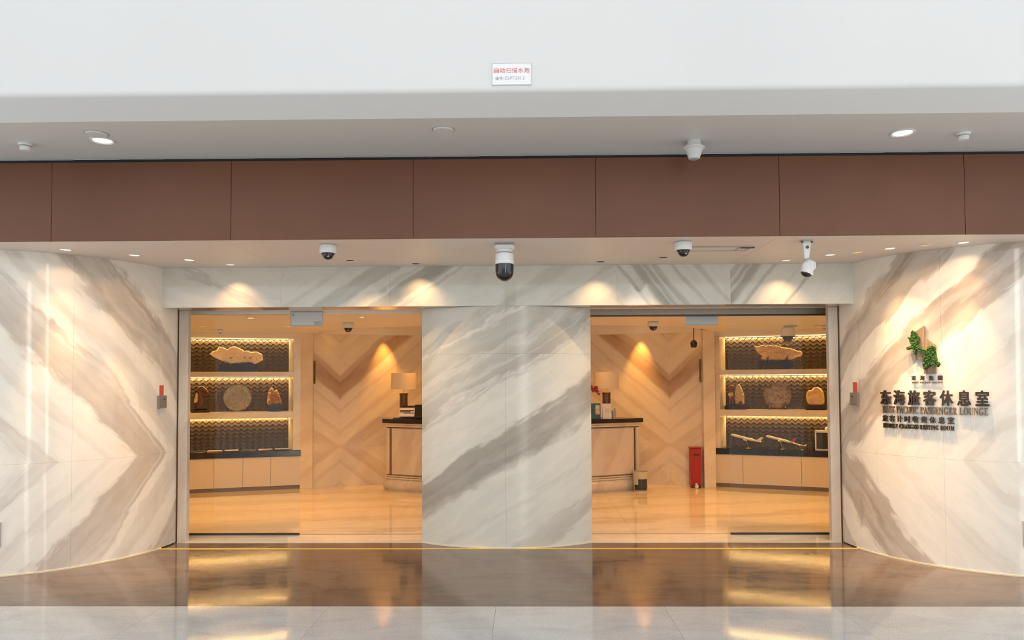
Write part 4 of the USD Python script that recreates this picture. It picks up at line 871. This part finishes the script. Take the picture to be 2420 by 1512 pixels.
# right, top shelf: orange jade lobster-like carving
t = on_shelf(1, "jade_carving", "orange jade carving with spiny back on the right top shelf", "carving", .93, .17, Z1)
k = .695 / 800
out = [(640, 250), (700, 290), (760, 300), (820, 265), (860, 290), (900, 285), (960, 275), (1010, 300), (1060, 285), (1110, 310), (1180, 325), (1250, 335), (1320, 350), (1400, 390), (1450, 385), (1478, 430), (1455, 480), (1390, 490), (1310, 530), (1240, 555), (1100, 555), (1000, 545), (900, 555), (820, 545), (790, 505), (830, 470), (760, 430), (720, 370), (700, 310)]
jp = smooth_poly([((x - 1060) * k, (555 - y) * k) for x, y in out], 1)
obj("jade_body", put(1, xf(puff(jp, .05, .012, .6, 13, 30), None, (0, 0, .13)), .93, .17, Z1), M["jade_orange"], t, smooth=50)
for j in range(6): obj("spine", put(1, tube([(-.30 + j * .07, 0, .33 + .01 * (j % 2)), (-.345 + j * .07, -.01, .385 + .02 * (j % 3))], [.012, .003], 6), .93, .17, Z1), M["jade_orange"], t, smooth=True)
p = smooth_poly([(-.25, 0), (-.25, .10), (-.22, .15), (-.19, .13), (-.15, .10), (-.05, .115), (.05, .115), (.12, .14), (.2, .13), (.25, .08), (.25, .02), (.15, .0), (.10, .05), (0, .055), (-.12, .055), (-.19, .05), (-.20, 0)], 1)
m = extrude(p, .10); obj("wood_stand", put(1, xf((m[0][:, [0, 2, 1]], m[1][:, ::-1]), None, (0, -.05, 0)), .92, .17, Z1), M["dark_wood"], t, smooth=30)
for dx in (-.13, .14): obj("prong", put(1, tube([(dx, -.05, .10), (dx + .01, -.065, .17), (dx + .025, -.05, .20)], [.012, .009, .005], 8), .92, .17, Z1), M["dark_wood"], t, smooth=True)
# right, middle shelf
t = on_shelf(1, "rock_specimen", "pale peaked stone with red patches on a black base, left of the right middle shelf", "carving", .31, .17, Z2)
obj("wood_stand", put(1, join(bx(-.165, .16, -.08, .08, 0, .055, .006), bx(-.14, .13, -.065, .065, .055, .066)), .325, .17, Z2), M["dark_wood"], t)
p = smooth_poly([(-.03, .06), (-.02, .22), (-.01, .32), (.03, .385), (.065, .38), (.09, .32), (.12, .24), (.125, .15), (.12, .06), (.05, .05)], 1)
obj("pale_stone", put(1, puff(p, .05, .011, .5, 21, 40), .325, .17, Z2), M["stone_mottle"], t, smooth=45)
obj("red_stone", put(1, join(xf(puff(smooth_poly([(-.10, .06), (-.10, .16), (-.07, .21), (-.03, .20), (-.01, .10), (-.02, .05)], 1), .045, .012, .6, 23, 40)), sphere((-.055, .01, .33), .042, 2, (1, .8, 1)), sphere((.07, -.045, .10), .032, 2, (1, .6, .9))), .325, .17, Z2), M["red_stone"], t, smooth=45)
obj("side_stone", put(1, sphere((-.075, -.01, .225), .04, 2, (1, .8, .95)), .325, .17, Z2), M["stone_mottle"], t, smooth=True)
plate(1, .925, .20, (M["plate_b"], M["plate_b2"]), "brown swirled plate on a stand, right middle shelf")
t = on_shelf(1, "jade_boulder", "rounded two lobed orange jade boulder on a black base", "carving", 1.455, .17, Z2)
obj("wood_stand", put(1, bx(-.135, .135, -.08, .08, 0, .06, .006), 1.462, .17, Z2), M["dark_wood"], t)
p = smooth_poly([(-.09, .06), (-.125, .14), (-.13, .24), (-.09, .30), (-.055, .29), (-.03, .33), (.02, .345), (.08, .32), (.115, .26), (.125, .17), (.12, .08), (.05, .055)], 1)
obj("boulder", put(1, puff(p, .07, .012, .35, 31, 24), 1.457, .17, Z2), M["jade_orange"], t, smooth=50)
# right, worktop: model planes and a white display box
def model_plane(u, n, L, h, label, tail):
    t = on_shelf(1, "model_airplane", label, "model airplane", u, n, ZW, "model airplanes on the right worktop"); r = L * .047
    Mx = roty(-0.0) ; pitch = roty(.24)      # nose to the left and raised
    prof = [(0, 0), (r * .45, L * .015), (r * .8, L * .05), (r, L * .12), (r, L * .68), (r * .75, L * .82), (r * .35, L * .95), (r * .12, L), (0, L)]
    body = xf(lathe(prof[::-1], 24), roty(math.pi / 2), (-L / 2, 0, 0))
    def place(m): return put(1, xf(m, pitch, (0, 0, h)), u, n, ZW)
    obj("fuselage", place(body), M["model_white"], t, smooth=40)
    for s in (-1, 1):
        wing = Manifold.hull_points(np.array([(-L * .08, s * r * .5, -r * .4), (L * .12, s * r * .5, -r * .4), (L * .20, s * L * .40, r * .3), (L * .15, s * L * .42, r * .3), (-L * .08, s * r * .5, -r * .4 + L * .012), (L * .12, s * r * .5, -r * .4 + L * .006), (L * .2, s * L * .40, r * .3 + L * .005), (L * .15, s * L * .42, r * .3 + L * .005)]))
        obj("wing", place(mesh_of(wing)), M["model_white"], t)
        obj("engine", place(xf(lathe([(0, 0), (r * .5, 0), (r * .55, L * .05), (r * .35, L * .12), (0, L * .12)], 16), roty(math.pi / 2), (-L * .06, s * L * .15, -r * .95))), M["model_white"], t, smooth=40)
        tp = Manifold.hull_points(np.array([(L * .36, s * r * .2, r * .2), (L * .46, s * r * .2, r * .2), (L * .50, s * L * .15, r * .5), (L * .46, s * L * .15, r * .5), (L * .36, s * r * .2, r * .2 + L * .008), (L * .50, s * L * .15, r * .5 + L * .005)]))
        obj("tailplane", place(mesh_of(tp)), M["model_white"], t)
    fin = Manifold.hull_points(np.array([(L * .32, dy, r * .5) for dy in (-.002, .002)] + [(L * .46, dy, r * .5) for dy in (-.002, .002)] + [(L * .52, dy, L * .17) for dy in (-.0015, .0015)] + [(L * .45, dy, L * .17) for dy in (-.0015, .0015)]))
    obj("tail_fin", place(mesh_of(fin)), tail, t)
    obj("stand", put(1, join(tube([(0, 0, h - r * .5), (.01, 0, h * .6), (.035, 0, .008)], L * .013, 8), lathe([(0, 0), (L * .09, 0), (L * .085, .006), (L * .02, .012), (0, .012)], 24, (.035, 0, 0))), u, n, ZW), M["steel"], t, smooth=40)
model_plane(.465, .15, .46, .145, "white model airplane on a stand, leftmost on the right worktop", M["model_white"])
model_plane(.955, .15, .42, .14, "white model airplane with dark red tail, middle of the right worktop", M["model_red"])
model_plane(1.225, .08, .19, .075, "smallest white model airplane beside the white display box", M["model_white"])
t = on_shelf(1, "display_box", "white framed glass display box with a dark back on the right worktop", "display case", 1.58, .15, ZW)
bw_, bh, bd = .26, .29, .16
for (a, b, c, d) in ((-.13, -.11, 0, bh), (.11, .13, 0, bh)): obj("upright", put(1, bx(a, b, -bd / 2, -bd / 2 + .02, c, d, .002), 1.57, .15, ZW), M["model_white"], t)
for z in (0, bh - .03): obj("frame_rail", put(1, bx(-.13, .13, -bd / 2, bd / 2, z, z + (.012 if z == 0 else .03), .002), 1.57, .15, ZW), M["model_white"], t)
obj("back_panel", put(1, bx(-.128, .128, bd / 2 - .01, bd / 2, .012, bh - .03), 1.57, .15, ZW), M["chevron"], t)
obj("glass_front", put(1, bx(-.11, .11, -bd / 2 + .006, -bd / 2 + .010, .012, bh - .03), 1.57, .15, ZW), M["glass"], t)
t = on_shelf(1, "ornament", "small pale rounded ornament on top of the white display box", "ornament", 1.62, .15, ZW + bh)
obj("ornament_body", put(1, lathe([(0, 0), (.03, 0), (.045, .02), (.042, .04), (.02, .052), (0, .054)], 24), 1.62, .15, ZW + bh), M["jade"], t, smooth=40)
obj("ornament_foot", put(1, lathe([(0, -.0), (.022, 0), (.022, .003), (0, .003)], 24), 1.62, .15, ZW + bh), M["dark_wood"], t, smooth=40)

# cameras and small fittings inside the lounge
x, y = 3.80, 10.2
t = thing("lounge_speed_dome", "pink lit bucket shaped camera with black dome hanging in front of the right top shelf", "security camera", (x, y, ZL)); o = (x, y, ZL)
obj("mount", lathe([(0, -.02), (.045, -.02), (.05, -.01), (.05, 0), (0, 0)], 28, o), M["cam_white"], t, smooth=30)
obj("side_arm", tube([(x + .04, y, ZL - .015), (x + .12, y, ZL - .02), (x + .13, y + .06, ZL - .005)], .012, 8), M["cam_white"], t, smooth=True)
obj("housing", lathe([(0, -.150), (.094, -.150), (.098, -.145), (.088, -.06), (.082, -.036), (.06, -.022), (0, -.02)], 36, o), M["cam_white"], t, smooth=30)
obj("rim", lathe([(0, -.158), (.088, -.158), (.098, -.152), (.096, -.150), (0, -.150)], 36, o), M["dark_metal"], t, smooth=30)
obj("dome", lathe([(.066 * math.sin(a), -.168 - .056 * math.cos(a)) for a in np.linspace(0, math.pi / 2, 10)] + [(.068, -.158), (0, -.158)], 36, o), M["cam_black"], t, smooth=30)
x, y = 2.65, 10.8
ZR = ZL + .158
t = thing("rod_camera", "small black dome camera hanging on a thin rod near the right pilaster", "security camera", (x, y, ZL)); o = (x, y, ZL)
obj("rod", tube([(x, y, ZR), (x, y, ZL - .16)], .008, 8), M["bronze"], t, smooth=True)
obj("collar", lathe([(0, -.185), (.036, -.185), (.036, -.172), (.02, -.16), (0, -.16)], 24, o), M["bronze"], t, smooth=30)
obj("dome", lathe([(0, -.272), (.03, -.27), (.044, -.25), (.05, -.20), (.046, -.186), (0, -.185)], 28, o), M["cam_black"], t, smooth=30)
for side, x, y, nm in ((-1, -4.10, 10.36, "left"), (1, 4.30, 10.2, "right")):
    t = thing("sprinkler", f"small round ceiling fitting on a bracket above the {nm} display shelves", "sprinkler", (x, y, ZL), group=None)
    obj("arm", tube([(x - side * -.0 - .13, y, ZL - .006), (x, y, ZL - .014)], .006, 6), M["cam_white"], t); obj("cup", lathe([(0, -.045), (.02, -.045), (.04, -.03), (.042, -.01), (.03, 0), (0, 0)], 24, (x, y, ZL)), M["cam_white"], t, smooth=30); obj("tip", lathe([(0, -.054), (.016, -.054), (.018, -.045), (0, -.045)], 16, (x, y, ZL)), M["bronze"], t, smooth=30)
# lounge downlights
lab = ["far left of", "left half of", "inner part of"]
for i, (x, y) in enumerate(LOUNGE_LIGHTS):
    w = ("front" if y < 9 else "rear") + " row warm lounge downlight, "
    downlight(x, y, ZL, .05, M["lens_warm"], w + ("above the inner part of" if abs(x) < 2 else "above the middle of" if abs(x) < 3.5 else "above the outer part of") + f" the {'left' if x < 0 else 'right'} lounge floor", "lounge downlights", deep=.03)
    spot((x, y, ZL + .022), (0, 0, -1), E_LOUNGE, AMBER, 60, .8, .006)
for x in (-2.02, 2.0):
    y = 12.1 - .081 * x * x - .16
    downlight(x, y, ZL + .16, .05, M["lens_warm"], f"warm downlight washing the {'left' if x < 0 else 'right'} end of the lounge back wall", "wall washers")
    spot((x, y, ZL + .15), (0, .10, -1), E_BACK, AMBER, 24, .9, .01)
for x, nm in ((-1.3, "left part"), (0.0, "middle"), (1.3, "right part")):
    downlight(x, 10.95, ZL + .16, .05, M["lens_warm"], f"warm downlight in the oval recess over the {nm} of the counter", "counter downlights")
    spot((x, 10.95, ZL + .15), (0, 0, -1), E_LOUNGE, AMBER, 62, .8, .01)
for x in np.linspace(-2.2, 2.2, 5): rect((x, 9.99 + .10 * x * x, ZL + .06), (0, 1, .25), .8, .02, E_COVE, AMBER)
